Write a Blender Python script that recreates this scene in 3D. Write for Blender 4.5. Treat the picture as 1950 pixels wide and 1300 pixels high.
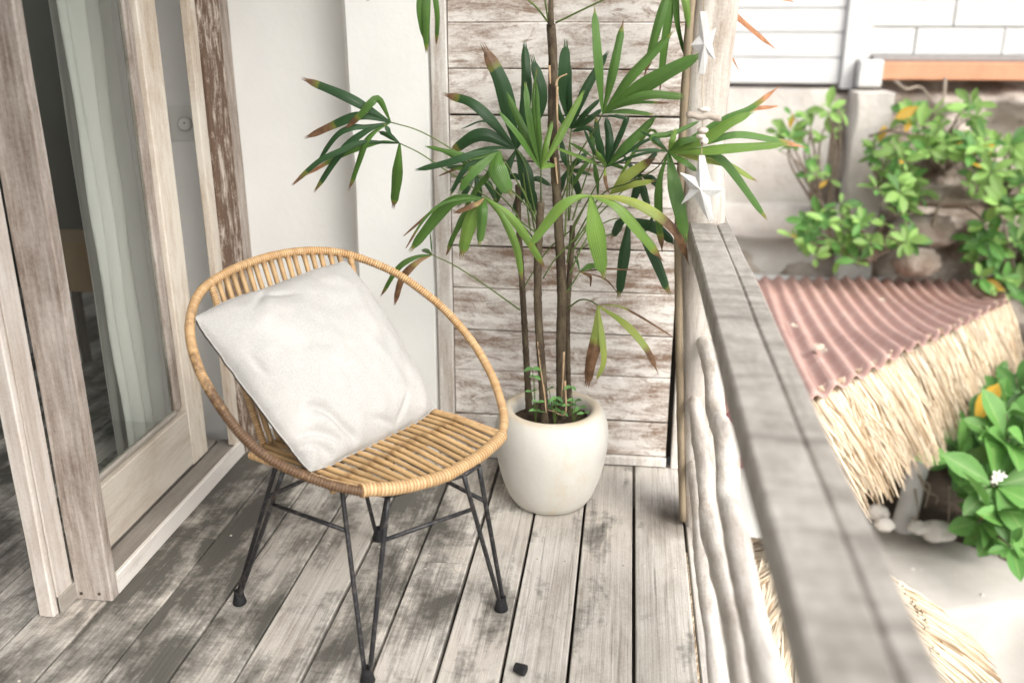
import bpy, math, random
from mathutils import Vector, Matrix, noise
R = math.radians
S = bpy.context.scene
for o in list(bpy.data.objects): bpy.data.objects.remove(o)
COL = S.collection

# ------------------------------------------------------------------ camera, sky, sun, exposure
CAM_Z, YAW, PITCH, FPX = 1.4, 0.12358, 0.33508, 1760.6
cd = bpy.data.cameras.new('camera'); cam = bpy.data.objects.new('camera', cd); COL.objects.link(cam)
cam.location = (0, 0, CAM_Z); cam.rotation_euler = (math.pi/2 - PITCH, 0, YAW)
cd.sensor_width = 36; cd.lens = 36*FPX/1950; cd.clip_start = .05; cd.clip_end = 500
cd.dof.use_dof = True; cd.dof.focus_distance = 2.42; cd.dof.aperture_fstop = 1.9
S.camera = cam
SUN_EL, SUN_AZ = R(44), R(136)                    # azimuth clockwise from +Y (north) seen from above
w = bpy.data.worlds.new('World'); S.world = w; w.use_nodes = True
nt = w.node_tree; bg = nt.nodes['Background']
sky = nt.nodes.new('ShaderNodeTexSky'); sky.sky_type = 'NISHITA'; sky.sun_disc = False
sky.sun_elevation = SUN_EL; sky.sun_rotation = SUN_AZ; sky.air_density = 1.0; sky.dust_density = 4.0; sky.ozone_density = 1.0
hs = nt.nodes.new('ShaderNodeHueSaturation'); hs.inputs['Saturation'].default_value = .36
nt.links.new(sky.outputs[0], hs.inputs['Color']); nt.links.new(hs.outputs[0], bg.inputs[0])
bg.inputs[1].default_value = .15
sl = bpy.data.lights.new('sun', 'SUN'); sl.energy = 1.0; sl.angle = R(40); sl.color = (1, .985, .93)
so = bpy.data.objects.new('sun', sl); COL.objects.link(so)
sd = Vector((math.sin(SUN_AZ)*math.cos(SUN_EL), math.cos(SUN_AZ)*math.cos(SUN_EL), math.sin(SUN_EL)))
so.rotation_euler = sd.to_track_quat('Z', 'Y').to_euler(); so.location = sd*20
S.view_settings.view_transform = 'Standard'; S.view_settings.look = 'None'
S.view_settings.exposure = 1.1; S.view_settings.gamma = 1.0; S.view_settings.use_curve_mapping = False
S.cycles.max_bounces = 8; S.cycles.transparent_max_bounces = 12

# ------------------------------------------------------------------ helpers: where a measured point of the place lies
_cy, _sy, _cp, _sp = math.cos(YAW), math.sin(YAW), math.cos(PITCH), math.sin(PITCH)
_f = Vector((-_sy*_cp, _cy*_cp, -_sp)); _r = Vector((_cy, _sy, 0)); _d = _f.cross(_r)
CAM = Vector((0, 0, CAM_Z))
def sight(x, y): return (_r*(x-975) + _d*(y-650))/FPX + _f
def at_y(x, y, Y): d = sight(x, y); return CAM + d*(Y/d.y)
def at_x(x, y, X): d = sight(x, y); return CAM + d*(X/d.x)
def at_z(x, y, z): d = sight(x, y); return CAM + d*((z-CAM_Z)/d.z)
def at_d(x, y, D): return CAM + sight(x, y)*D
def at_plane(x, y, p, n): d = sight(x, y); return CAM + d*((Vector(p)-CAM).dot(n)/d.dot(n))

# ------------------------------------------------------------------ helpers: objects
def tag(o, label=None, cat=None, group=None, kind=None):
    if label: o['label'] = label
    if cat: o['category'] = cat
    if group: o['group'] = group
    if kind: o['kind'] = kind
    return o
def empty(name, loc, label=None, cat=None, group=None, kind=None):
    o = bpy.data.objects.new(name, None); COL.objects.link(o); o.location = loc; o.empty_display_size = .1
    return tag(o, label, cat, group, kind)
def wloc(o):
    v = Vector((0, 0, 0))
    while o: v = v + Vector(o.location); o = o.parent
    return v
class MB:
    def __init__(s): s.v = []; s.f = []; s.a = {}
    def add(s, verts, faces, **attr):
        b = len(s.v); s.v += [Vector(p) for p in verts]; s.f += [[i+b for i in f] for f in faces]
        for k, vals in attr.items():
            l = s.a.setdefault(k, []); l += [0.0]*(b-len(l)); l += list(vals)
        return s
    def box(s, x0, x1, y0, y1, z0, z1):
        v = [(x, y, z) for z in (z0, z1) for y in (y0, y1) for x in (x0, x1)]
        return s.add(v, [(0,2,3,1),(4,5,7,6),(0,1,5,4),(2,6,7,3),(0,4,6,2),(1,3,7,5)])
    def beam(s, axis, lo, hi, rect, seg=6, ch=.003, wob=.0, seed=0):
        """chamfered timber along an axis; rect = (a0,a1,b0,b1) in the two other axes, in x-y-z order"""
        a0, a1, b0, b1 = rect; n = []
        sec = [(a0+ch,b0),(a1-ch,b0),(a1,b0+ch),(a1,b1-ch),(a1-ch,b1),(a0+ch,b1),(a0,b1-ch),(a0,b0+ch)]
        V = []
        for i in range(seg+1):
            t = lo+(hi-lo)*i/seg
            for k, (a, b) in enumerate(sec):
                if wob:
                    q = noise.noise_vector(Vector((t*3.1+seed, a*9+seed*1.7, b*9)))*wob; a += q.x; b += q.y
                V.append({'x': (t,a,b), 'y': (a,t,b), 'z': (a,b,t)}[axis])
        Fc = [(i*8+k, i*8+(k+1)%8, (i+1)*8+(k+1)%8, (i+1)*8+k) for i in range(seg) for k in range(8)]
        Fc += [tuple(range(7,-1,-1)), tuple(seg*8+k for k in range(8))]
        return s.add(V, Fc)
    def tube(s, pts, rad, sides=8, caps=True, flat=1.0, **extra):
        pts = [Vector(p) for p in pts]; n = len(pts)
        rad = rad if hasattr(rad, '__len__') else [rad]*n
        T = [(pts[min(i+1,n-1)]-pts[max(i-1,0)]).normalized() for i in range(n)]
        u = T[0].orthogonal().normalized(); V = []; A = {k: [] for k in extra}
        for i in range(n):
            u = (u-T[i]*u.dot(T[i])).normalized(); b = T[i].cross(u)
            for k in range(sides):
                a = 2*math.pi*k/sides
                V.append(pts[i]+(u*math.cos(a)+b*math.sin(a)*flat)*rad[i])
                for q in extra: A[q].append(extra[q][i])
        Fc = [(i*sides+k, i*sides+(k+1)%sides, (i+1)*sides+(k+1)%sides, (i+1)*sides+k) for i in range(n-1) for k in range(sides)]
        if caps: Fc += [tuple(range(sides-1,-1,-1)), tuple((n-1)*sides+k for k in range(sides))]
        return s.add(V, Fc, **A)
    def lathe(s, prof, c, seg=48, jit=0.0):
        V = []; n = len(prof)
        for j in range(seg):
            a = 2*math.pi*j/seg
            for r, z in prof:
                rr = r*(1+jit*noise.noise(Vector((math.cos(a)*1.5, math.sin(a)*1.5, z*6))))
                V.append((c[0]+rr*math.cos(a), c[1]+rr*math.sin(a), c[2]+z))
        return s.add(V, [(j*n+i, ((j+1)%seg)*n+i, ((j+1)%seg)*n+i+1, j*n+i+1) for j in range(seg) for i in range(n-1)])
    def grid(s, fn, nu, nv):
        V = [fn(i/nu, j/nv) for i in range(nu+1) for j in range(nv+1)]
        return s.add(V, [(i*(nv+1)+j, (i+1)*(nv+1)+j, (i+1)*(nv+1)+j+1, i*(nv+1)+j+1) for i in range(nu) for j in range(nv)])
    def build(s, name, m, parent=None, smooth=False, origin=None):
        off = Vector(origin) if origin is not None else (wloc(parent) if parent else Vector((0,0,0)))
        me = bpy.data.meshes.new(name); me.from_pydata([p-off for p in s.v], [], s.f)
        for k, vals in s.a.items():
            vals = vals+[0.0]*(len(s.v)-len(vals))
            me.attributes.new(k, 'FLOAT', 'POINT').data.foreach_set('value', vals)
        me.materials.append(m)
        if smooth is True: me.polygons.foreach_set('use_smooth', [True]*len(me.polygons))
        me.update()
        o = bpy.data.objects.new(name, me); COL.objects.link(o)
        if parent: o.parent = parent; o.location = off-wloc(parent)
        else: o.location = off
        if smooth == 'auto':
            me.polygons.foreach_set('use_smooth', [True]*len(me.polygons)); me.set_sharp_from_angle(angle=R(38))
        return o
def inst(me, name, mtx, parent=None):
    o = bpy.data.objects.new(name, me); COL.objects.link(o)
    if parent: o.parent = parent; mtx = Matrix.Translation(-wloc(parent)) @ mtx
    o.matrix_local = mtx
    return o
def spline(P, n, closed=False):
    P = [Vector(p) for p in P]; m = len(P); out = []
    segs = m if closed else m-1
    for k in range(n):
        t = k/(n if closed else n-1)*segs; i = min(int(t), segs-1); t -= i
        g = (lambda j: P[j % m]) if closed else (lambda j: P[j] if 0 <= j < m else (P[0]*2-P[1] if j < 0 else P[-1]*2-P[-2]))
        a, b, c, d = g(i-1), g(i), g(i+1), g(i+2)
        out.append(.5*((2*b)+(c-a)*t+(2*a-5*b+4*c-d)*t*t+(3*b-a-3*c+d)*t**3))
    return out
def even(P, n):
    """resample a polyline at equal arc length"""
    L = [0]
    for a, b in zip(P, P[1:]): L.append(L[-1]+(b-a).length)
    out = []; j = 0
    for k in range(n):
        s = L[-1]*k/(n-1)
        while j < len(L)-2 and L[j+1] < s: j += 1
        out.append(P[j].lerp(P[j+1], (s-L[j])/max(L[j+1]-L[j], 1e-9)))
    return out, L[-1]
def sm(a, b, x): x = max(0, min(1, (x-a)/(b-a))); return x*x*(3-2*x)

# ------------------------------------------------------------------ helpers: materials
class G:
    def __init__(s, name, rough=.7, spec=.3):
        s.m = bpy.data.materials.new(name); s.m.use_nodes = True; s.t = s.m.node_tree
        s.b = s.t.nodes['Principled BSDF']; s.out = s.t.nodes['Material Output']
        s.b.inputs['Roughness'].default_value = rough; s.b.inputs['Specular IOR Level'].default_value = spec
    def n(s, typ, **kw):
        x = s.t.nodes.new('ShaderNode'+typ)
        for k, v in kw.items(): setattr(x, k, v)
        return x
    def set(s, sock, v):
        if isinstance(v, (int, float)): sock.default_value = v
        elif isinstance(v, tuple): sock.default_value = (*v, 1) if len(v) == 3 and sock.type == 'RGBA' else v
        else: s.t.links.new(v, sock)
    def co(s, scale=(1,1,1), kind='Object', rnd=False):
        c = s.n('TexCoord').outputs[kind]
        if rnd:
            oi = s.n('ObjectInfo'); a = s.n('VectorMath', operation='ADD'); s.t.links.new(c, a.inputs[0])
            mu = s.n('Math', operation='MULTIPLY'); s.t.links.new(oi.outputs['Random'], mu.inputs[0]); mu.inputs[1].default_value = 37.0
            s.t.links.new(mu.outputs[0], a.inputs[1]); c = a.outputs[0]
        mp = s.n('Mapping'); s.t.links.new(c, mp.inputs[0]); mp.inputs['Scale'].default_value = scale
        return mp.outputs[0]
    def noise(s, vec, scale=1, detail=6, rough=.6, dist=0):
        x = s.n('TexNoise'); s.t.links.new(vec, x.inputs['Vector'])
        x.inputs['Scale'].default_value = scale; x.inputs['Detail'].default_value = detail
        x.inputs['Roughness'].default_value = rough; x.inputs['Distortion'].default_value = dist
        return x.outputs['Fac']
    def ramp(s, fac, stops):
        x = s.n('ValToRGB'); s.set(x.inputs[0], fac); e = x.color_ramp.elements
        while len(e) < len(stops): e.new(.5)
        for q, (p, c) in zip(e, stops): q.position = p; q.color = (c, c, c, 1) if isinstance(c, (int, float)) else (*c, 1)
        return x.outputs[0]
    def math(s, op, a, b=0.0, c=None, clamp=False):
        x = s.n('Math', operation=op, use_clamp=clamp); s.set(x.inputs[0], a); s.set(x.inputs[1], b)
        if c is not None: s.set(x.inputs[2], c)
        return x.outputs[0]
    def mix(s, fac, a, b, mode='MIX'):
        x = s.n('Mix', data_type='RGBA', blend_type=mode); s.set(x.inputs[0], fac); s.set(x.inputs[6], a); s.set(x.inputs[7], b)
        return x.outputs[2]
    def attr(s, name): return s.n('Attribute', attribute_name=name).outputs['Fac']
    def rand(s): return s.n('ObjectInfo').outputs['Random']
    def bump(s, h, strength=.3, dist=.004):
        x = s.n('Bump'); x.inputs['Strength'].default_value = strength; x.inputs['Distance'].default_value = dist
        s.t.links.new(h, x.inputs['Height']); s.t.links.new(x.outputs[0], s.b.inputs['Normal']); return s
    def col(s, c): s.set(s.b.inputs['Base Color'], c); return s
def vary(g, c, amt=.25):
    """per-object brightness variation"""
    v = g.math('MULTIPLY_ADD', g.rand(), amt, 1-amt/2); x = g.n('VectorMath', operation='SCALE'); g.set(x.inputs[0], c); g.set(x.inputs[3], v); return x.outputs[0]
def wood(name, light, dark, axis='y', cover=.5, soft=.16, across=55, along=3.2, patch=5, rough=.75, bump=.35, extra=None, rnd=True, tint=None):
    """paint-washed or weathered timber: fine grain along `axis`, paint rubbed through in patches"""
    g = G(name, rough, .25)
    sc = {'x': (along, across, across), 'y': (across, along, across), 'z': (across, across, along)}[axis]
    sp = {'x': (patch*.35, patch, patch), 'y': (patch, patch*.35, patch), 'z': (patch, patch, patch*.35)}[axis]
    fine = g.noise(g.co(sc, rnd=rnd), 1, 7, .65); pat = g.noise(g.co(sp, rnd=rnd), 1, 6, .68, .5)
    speck = g.noise(g.co((130,130,130)), 1, 3, .7)
    f = g.math('ADD', g.math('MULTIPLY', fine, .42), g.math('MULTIPLY', pat, .58))
    f = g.math('ADD', f, g.math('MULTIPLY', g.math('SUBTRACT', speck, .5), .16))
    fac = g.ramp(f, [(max(0, cover-soft), 0), (min(1, cover+soft), 1)])
    c = g.mix(fac, dark, light)
    if tint: c = g.mix(g.ramp(g.noise(g.co((2.2,2.2,2.2), rnd=rnd), 1, 4), [(.45, 0), (.7, .7)]), c, tint)
    if extra: c = extra(g, c)
    g.col(vary(g, c, .16)); g.bump(g.math('ADD', fine, g.math('MULTIPLY', fac, .35)), bump, .003)
    return g.m
def speckle(name, base, other, scale=20, rough=.8, bump=.2, dist=.003, lo=.35, hi=.7, spec=.2):
    g = G(name, rough, spec); a = g.noise(g.co(), scale, 8, .6); b = g.noise(g.co(), scale*9, 3, .6)
    g.col(g.mix(g.ramp(a, [(lo, 0), (hi, 1)]), base, other)); g.bump(g.math('ADD', a, g.math('MULTIPLY', b, .4)), bump, dist)
    return g.m

def deck_extra(g, c):
    big = g.noise(g.co((7, 3.4, 4), rnd=True), 1, 8, .66, .3)
    saw = g.noise(g.co((24, 55, 22), rnd=True), 1, 5, .7); grn = g.noise(g.co((110, 3.0, 9)), 1, 5, .7)
    big = g.math('ADD', big, g.math('MULTIPLY', g.math('SUBTRACT', saw, .5), .17))
    big = g.math('ADD', big, g.math('MULTIPLY', g.math('SUBTRACT', grn, .5), .22))
    x = g.n('SeparateXYZ'); g.t.links.new(g.n('TexCoord').outputs['Object'], x.inputs[0])
    lean = g.math('MULTIPLY_ADD', x.outputs[0], -.15, -.04)             # mildew is thicker on the side that never dries
    lean = g.math('MINIMUM', lean, .10)
    lean = g.math('ADD', lean, g.math('MULTIPLY', g.math('SUBTRACT', g.rand(), .5), .13))
    f = g.ramp(g.math('ADD', big, lean), [(.49, 0), (.57, .5), (.68, .92)])
    c = g.mix(f, c, (.066, .063, .054))
    st = g.noise(g.co((90, 2.0, 9)), 1, 5, .7)
    dv = g.n('VectorMath', operation='DISTANCE'); g.t.links.new(g.n('TexCoord').outputs['Object'], dv.inputs[0]); dv.inputs[1].default_value = (.17, 2.47, 0)
    c = g.mix(g.ramp(g.math('ADD', dv.outputs['Value'], g.math('MULTIPLY', big, .18)), [(.10, .9), (.24, 0)]), c, (.07, .055, .04))   # damp stain at the foot of the post
    return g.mix(g.ramp(st, [(.33, .55), (.45, 0)]), c, (.10, .085, .07))
def wall_extra(g, c):
    b = g.noise(g.co((4.5, 9, 13)), 1, 9, .72, 1.2)
    c = g.mix(g.ramp(b, [(.50, 0), (.60, .75)]), c, (.76, .72, .68))          # thick lime left standing
    b2 = g.noise(g.co((6, 11, 17)), 1, 8, .75, 2.0)
    return g.mix(g.ramp(b2, [(.53, 0), (.65, .85)]), c, (.24, .165, .12))        # rubbed back to bare wood
def rail_extra(g, c):
    cr = g.noise(g.co((140, 2.5, 30)), 1, 4, .7)
    c = g.mix(g.ramp(cr, [(.27, .75), (.36, 0)]), c, (.07, .06, .05))            # drying cracks along the grain
    tv = g.noise(g.co((5, 22, 5)), 1, 6, .7)
    return g.mix(g.ramp(tv, [(.48, 0), (.66, .75)]), c, (.135, .12, .105))
M = {}
M['deck'] = wood('deck_boards', (.61, .58, .53), (.29, .255, .215), 'y', .46, .14, 120, 2.2, 9, .7, .6, deck_extra, True, (.56, .51, .45))
M['plank_wall'] = wood('whitewashed_planks', (.72, .685, .64), (.24, .165, .12), 'x', .485, .08, 30, 3.0, 14, .8, .5, wall_extra)
M['plank_frame'] = wood('whitewashed_frame', (.70, .675, .635), (.33, .26, .20), 'z', .45, .12, 55, 3, 8, .8, .3)
M['jamb'] = wood('jamb_timber', (.50, .45, .405), (.19, .145, .115), 'z', .50, .13, 95, 6, 11, .75, .5)
M['jamb_pale'] = wood('pale_jamb_timber', (.62, .575, .53), (.34, .265, .205), 'z', .42, .13, 70, 3, 7, .75, .35)
M['post_rough'] = wood('rough_brown_post', (.56, .49, .42), (.125, .08, .055), 'z', .56, .07, 70, 14, 26, .85, .7)
M['door'] = wood('door_stile_timber', (.66, .61, .53), (.36, .25, .16), 'z', .43, .14, 40, 6, 8, .7, .25)
M['door_rail'] = wood('door_rail_timber', (.62, .57, .50), (.36, .28, .20), 'y', .40, .16, 40, 4, 6, .7, .25)
M['sill_top'] = wood('sill_track_timber', (.40, .37, .33), (.20, .175, .15), 'y', .5, .2, 90, 5, 8, .75, .3)
M['sill'] = wood('sill_timber', (.76, .72, .67), (.42, .36, .30), 'y', .36, .14, 60, 4, 7, .75, .3)
M['rail'] = wood('weathered_rail', (.385, .36, .325), (.20, .18, .155), 'y', .47, .16, 45, 26, 12, .75, .6, rail_extra)
M['trunk'] = wood('whitewashed_trunk', (.60, .56, .51), (.24, .17, .115), 'z', .44, .13, 40, 4, 9, .8, .7)
M['batten'] = wood('brown_pole', (.36, .29, .20), (.15, .115, .075), 'z', .5, .2, 60, 8, 12, .8, .4)
M['branch'] = wood('driftwood_branch', (.60, .565, .52), (.27, .215, .17), 'y', .44, .13, 48, 5, 10, .75, .8)
M['drift'] = wood('driftwood_piece', (.55, .49, .42), (.26, .20, .15), 'x', .45, .2, 90, 10, 20, .8, .4)
M['shelf'] = wood('oak_shelf', (.42, .27, .14), (.24, .14, .065), 'z', .5, .25, 60, 4, 5, .5, .2)
def plaster(name, c1, c2, sp=True):
    g = G(name, .85, .15); a = g.noise(g.co((1,1,1)), 2.2, 6, .6); b = g.noise(g.co(), 38, 6, .6)
    c = g.mix(g.ramp(a, [(.35, 0), (.75, 1)]), c1, c2)
    v = g.n('TexVoronoi'); g.t.links.new(g.co((7,7,7)), v.inputs['Vector'])
    if sp: c = g.mix(g.ramp(v.outputs['Distance'], [(.0, .55), (.035, 0)]), c, (.36, .33, .30))
    g.col(c); g.bump(g.math('ADD', b, g.math('MULTIPLY', a, 2.0)), .25, .004); return g.m
M['plaster'] = plaster('white_plaster', (.84, .84, .815), (.77, .77, .745))
M['plaster_in'] = plaster('room_plaster', (.82, .82, .79), (.77, .77, .74), False)
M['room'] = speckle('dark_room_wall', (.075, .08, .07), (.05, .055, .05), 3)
M['ceiling'] = speckle('limewashed_ceiling', (.74, .72, .68), (.62, .58, .52), 6)
g = G('door_glass', .02)                                                     # clear pane: see-through, mirror at a glancing angle
tr = g.n('BsdfTransparent'); tr.inputs[0].default_value = (.93, .955, .935, 1); gl = g.n('BsdfGlossy'); gl.inputs['Roughness'].default_value = .015
fr = g.n('LayerWeight'); fr.inputs[0].default_value = .5; mx = g.n('MixShader')
sch = g.math('MULTIPLY_ADD', g.math('POWER', fr.outputs['Facing'], 5.0), .92, .04)
g.t.links.new(sch, mx.inputs[0]); g.t.links.new(tr.outputs[0], mx.inputs[1]); g.t.links.new(gl.outputs[0], mx.inputs[2]); g.t.links.new(mx.outputs[0], g.out.inputs[0])
M['glass'] = g.m
g = G('sheer_curtain', .9, .1); g.col((.84, .81, .79)); g.bump(g.noise(g.co((14,14,5)), 1, 6, .6), .5, .02)
tl = g.n('BsdfTranslucent'); tl.inputs[0].default_value = (.80, .78, .75, 1); mx = g.n('MixShader'); mx.inputs[0].default_value = .35
g.t.links.new(g.b.outputs[0], mx.inputs[1]); g.t.links.new(tl.outputs[0], mx.inputs[2]); g.t.links.new(mx.outputs[0], g.out.inputs[0]); M['curtain'] = g.m
g = G('white_enamel', .45, .4); g.col((.66, .67, .63)); M['enamel'] = g.m
# rattan: skin wound round a cane, one attribute counts the turns
g = G('rattan_wrap', .5, .4); wv = g.attr('wrap'); fr_ = g.math('FRACT', wv); fl = g.math('FLOOR', wv)
wn = g.n('TexWhiteNoise', noise_dimensions='1D'); g.t.links.new(fl, wn.inputs['W'])
c = g.mix(wn.outputs['Value'], (.43, .27, .13), (.56, .38, .20))
big = g.noise(g.co(), 14, 5, .7)
c = g.mix(g.ramp(big, [(.5, 0), (.7, .6)]), c, (.50, .28, .10))
groove = g.ramp(g.math('ABSOLUTE', g.math('SUBTRACT', fr_, .5)), [(.27, 0), (.46, 1)])
soot = g.ramp(g.math('ADD', g.noise(g.co(), 30, 4, .75), g.attr('soot')), [(.62, 0), (.82, 1)])
c = g.mix(g.math('MULTIPLY', groove, .75), c, (.16, .075, .025)); c = g.mix(g.math('MULTIPLY', soot, .85), c, (.05, .022, .012))
g.col(c); g.bump(g.noise(g.co(), 300, 3), .15, .001); M['wrap'] = g.m
g = G('bamboo_cane', .5, .4); f1 = g.noise(g.co((9,9,9), rnd=True), 1, 5, .7); nd = g.attr('node')
c = g.mix(g.ramp(f1, [(.35, 0), (.7, 1)]), (.49, .33, .165), (.34, .21, .095)); c = g.mix(nd, c, (.22, .125, .05)); c = g.mix(g.math('MULTIPLY', g.attr('dark'), .9), c, (.035, .02, .012))
g.col(vary(g, c, .3)); g.bump(g.noise(g.co((220,220,220)), 1, 3), .15, .001); M['cane'] = g.m
g = G('black_steel', .45, .5); f1 = g.noise(g.co(), 60, 6, .7); c = g.mix(g.ramp(f1, [(.5, 0), (.72, 1)]), (.012, .012, .014), (.10, .09, .085)); c = g.mix(g.ramp(g.noise(g.co(), 45, 5, .7), [(.62, 0), (.74, .8)]), c, (.13, .055, .025)); g.col(c); g.bump(f1, .25, .001); M['steel'] = g.m
M['rubber'] = speckle('black_rubber', (.012, .012, .013), (.03, .03, .031), 80, .6)
g = G('linen', .95, .05); wx = g.n('TexWave', wave_type='BANDS'); g.t.links.new(g.co((1,1,1)), wx.inputs[0]); wx.inputs['Scale'].default_value = 190; wx.inputs['Distortion'].default_value = 3.5; wx.inputs['Detail'].default_value = 3
fz = g.noise(g.co(), 420, 3, .7); c = g.mix(g.ramp(fz, [(.3, 0), (.75, 1)]), (.33, .322, .305), (.50, .49, .472)); c = g.mix(g.ramp(g.noise(g.co(), 9, 5), [(.5, 0), (.8, .35)]), c, (.66, .61, .58))
g.col(c); g.bump(g.math('ADD', fz, g.math('MULTIPLY', wx.outputs['Fac'], .25)), .5, .0015); M['linen'] = g.m
g = G('dark_edge_tube', .9, .1); g.col((.05, .04, .035)); M['edge_tube'] = g.m
g = G('pot_concrete', .85, .2); a = g.noise(g.co(), 5, 7, .6); b = g.noise(g.co(), 70, 5, .65); ru = g.noise(g.co((4,4,2.2)), 1, 6, .7)
c = g.mix(g.ramp(a, [(.35, 0), (.75, 1)]), (.66, .64, .59), (.57, .545, .485)); c = g.mix(g.ramp(ru, [(.58, 0), (.72, .55)]), c, (.58, .47, .30)); c = g.mix(g.ramp(b, [(.62, 0), (.72, .35)]), c, (.45, .40, .32))
c = g.mix(g.attr('rim'), c, (.56, .45, .30)); g.col(c); g.bump(g.math('ADD', a, b), .3, .003); M['pot'] = g.m
M['soil'] = speckle('potting_soil', (.045, .032, .022), (.10, .075, .052), 60, .95, .9, .01)
M['stem'] = wood('palm_cane', (.17, .14, .085), (.055, .038, .026), 'z', .56, .14, 70, 22, 26, .85, .9, None, False)
M['sheath'] = speckle('dry_leaf_sheath', (.50, .36, .22), (.34, .22, .13), 40)
M['petiole'] = speckle('green_petiole', (.12, .17, .045), (.08, .12, .04), 30, .5)
def leaf(name, c1, c2, edge, rough=.36, trans=.3, dry=(.13, .072, .038)):
    g = G(name, rough, .45); t, u, b = g.attr('t'), g.attr('u'), g.attr('dry')
    nz = g.noise(g.co((9,9,9)), 1, 5, .7); rib = g.n('Math', operation='SINE'); g.set(rib.inputs[0], g.math('MULTIPLY', u, 34.0)); rb = rib.outputs[0]
    fleck = g.noise(g.co((60,60,60)), 1, 3, .6)
    c = g.mix(g.ramp(nz, [(.35, 0), (.68, 1)]), c1, c2); c = g.mix(g.math('MULTIPLY_ADD', rb, .36, .20), c, edge)
    au = g.math('ABSOLUTE', u); c = g.mix(g.ramp(g.math('ADD', au, g.math('MULTIPLY', nz, .3)), [(1.0, 0), (1.18, .7)]), c, (.42, .36, .06))
    k = g.math('SUBTRACT', g.math('ADD', t, g.math('MULTIPLY', g.math('SUBTRACT', nz, .5), .16)), b)
    c = g.mix(g.ramp(g.math('ADD', k, .5), [(.475, 0), (.498, .6)]), c, (.26, .26, .045))
    d = g.mix(g.ramp(fleck, [(.35, 0), (.7, 1)]), dry, tuple(min(1, x*1.9) for x in dry)); c = g.mix(g.ramp(g.math('ADD', k, .5), [(.50, 0), (.57, 1)]), c, d)
    g.col(c); g.bump(rb, .35, .0012)
    tl = g.n('BsdfTranslucent'); g.set(tl.inputs[0], c); mx = g.n('MixShader'); mx.inputs[0].default_value = trans
    g.t.links.new(g.b.outputs[0], mx.inputs[1]); g.t.links.new(tl.outputs[0], mx.inputs[2]); g.t.links.new(mx.outputs[0], g.out.inputs[0]); return g.m
M['leafD'] = leaf('palm_leaf_dark', (.022, .060, .024), (.032, .085, .028), (.045, .11, .035))
M['leafM'] = leaf('palm_leaf_green', (.048, .125, .020), (.078, .175, .026), (.14, .25, .065))
M['leafB'] = leaf('palm_leaf_bright', (.10, .21, .028), (.165, .285, .038), (.25, .37, .11))
M['leafY'] = leaf('palm_leaf_yellowing', (.20, .30, .05), (.34, .38, .06), (.38, .44, .16))
M['leafX'] = leaf('palm_leaf_dry', (.30, .19, .09), (.40, .25, .13), (.46, .32, .18))
M['leafT'] = leaf('palm_leaf_tan_tip', (.06, .16, .03), (.12, .24, .04), (.18, .32, .10), dry=(.36, .17, .085))
def shrub_leaf(name, c1, c2, trans=.3):
    g = G(name, .5, .35); c = g.mix(g.noise(g.co((5,5,5), rnd=True), 1, 3), c1, c2); u = g.attr('u')
    c = g.mix(g.ramp(g.math('ABSOLUTE', u), [(.0, .5), (.12, 0)]), c, (.30, .42, .14)); c = vary(g, c, .7); g.col(c)
    tl = g.n('BsdfTranslucent'); g.set(tl.inputs[0], c); mx = g.n('MixShader'); mx.inputs[0].default_value = trans
    g.t.links.new(g.b.outputs[0], mx.inputs[1]); g.t.links.new(tl.outputs[0], mx.inputs[2]); g.t.links.new(mx.outputs[0], g.out.inputs[0]); return g.m
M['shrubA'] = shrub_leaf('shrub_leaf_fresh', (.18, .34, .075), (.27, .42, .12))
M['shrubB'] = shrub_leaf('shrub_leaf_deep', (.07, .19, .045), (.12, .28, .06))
M['shrubY'] = shrub_leaf('shrub_leaf_orange', (.55, .30, .03), (.60, .40, .05))
M['weed'] = shrub_leaf('weed_leaf', (.12, .30, .09), (.18, .36, .12))
M['flower'] = speckle('white_petal', (.82, .82, .78), (.75, .72, .60), 40)
M['twig'] = speckle('shrub_bark', (.30, .25, .20), (.20, .16, .12), 30)
g = G('corrugated_sheet', .85, .12); a = g.noise(g.co((1.5,1.5,1.5)), 1, 6, .65); b = g.noise(g.co((9,9,9)), 1, 5, .7)
c = g.mix(g.ramp(a, [(.35, 0), (.7, 1)]), (.52, .335, .285), (.43, .265, .225)); c = g.mix(g.ramp(b, [(.5, 0), (.72, .8)]), c, (.56, .42, .37)); g.col(c); g.bump(b, .2, .004); M['sheet'] = g.m
M['maroon'] = speckle('maroon_fascia', (.22, .09, .095), (.28, .13, .13), 5)
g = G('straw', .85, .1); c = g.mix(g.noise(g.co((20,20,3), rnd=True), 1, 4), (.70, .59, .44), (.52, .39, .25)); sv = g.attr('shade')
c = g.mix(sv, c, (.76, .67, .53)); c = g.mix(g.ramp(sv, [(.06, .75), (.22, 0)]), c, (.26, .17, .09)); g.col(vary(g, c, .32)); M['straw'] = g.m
M['litter'] = speckle('dry_litter', (.58, .49, .40), (.48, .38, .29), 30)
M['block'] = speckle('painted_block', (.64, .635, .615), (.56, .555, .535), 8)
M['mortar'] = speckle('grey_mortar', (.30, .29, .28), (.25, .24, .23), 20)
M['siding'] = speckle('white_siding', (.66, .655, .64), (.59, .585, .57), 5)
M['column'] = speckle('grey_column', (.62, .60, .58), (.54, .52, .5), 6)
M['beam'] = speckle('terracotta_beam', (.66, .33, .20), (.56, .27, .16), 6)
M['rock'] = speckle('garden_rock', (.48, .42, .36), (.23, .18, .14), 3.5, .9, .8, .05, .4, .62)
M['stucco'] = speckle('rough_stucco', (.68, .65, .60), (.52, .48, .43), 2.5, .9, .6, .03)
M['slab'] = speckle('pale_concrete', (.52, .49, .45), (.44, .41, .37), 4, .9, .3, .01)
M['sand'] = speckle('pale_gravel', (.46, .455, .43), (.33, .325, .305), 14, .95, .9, .03)
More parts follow.
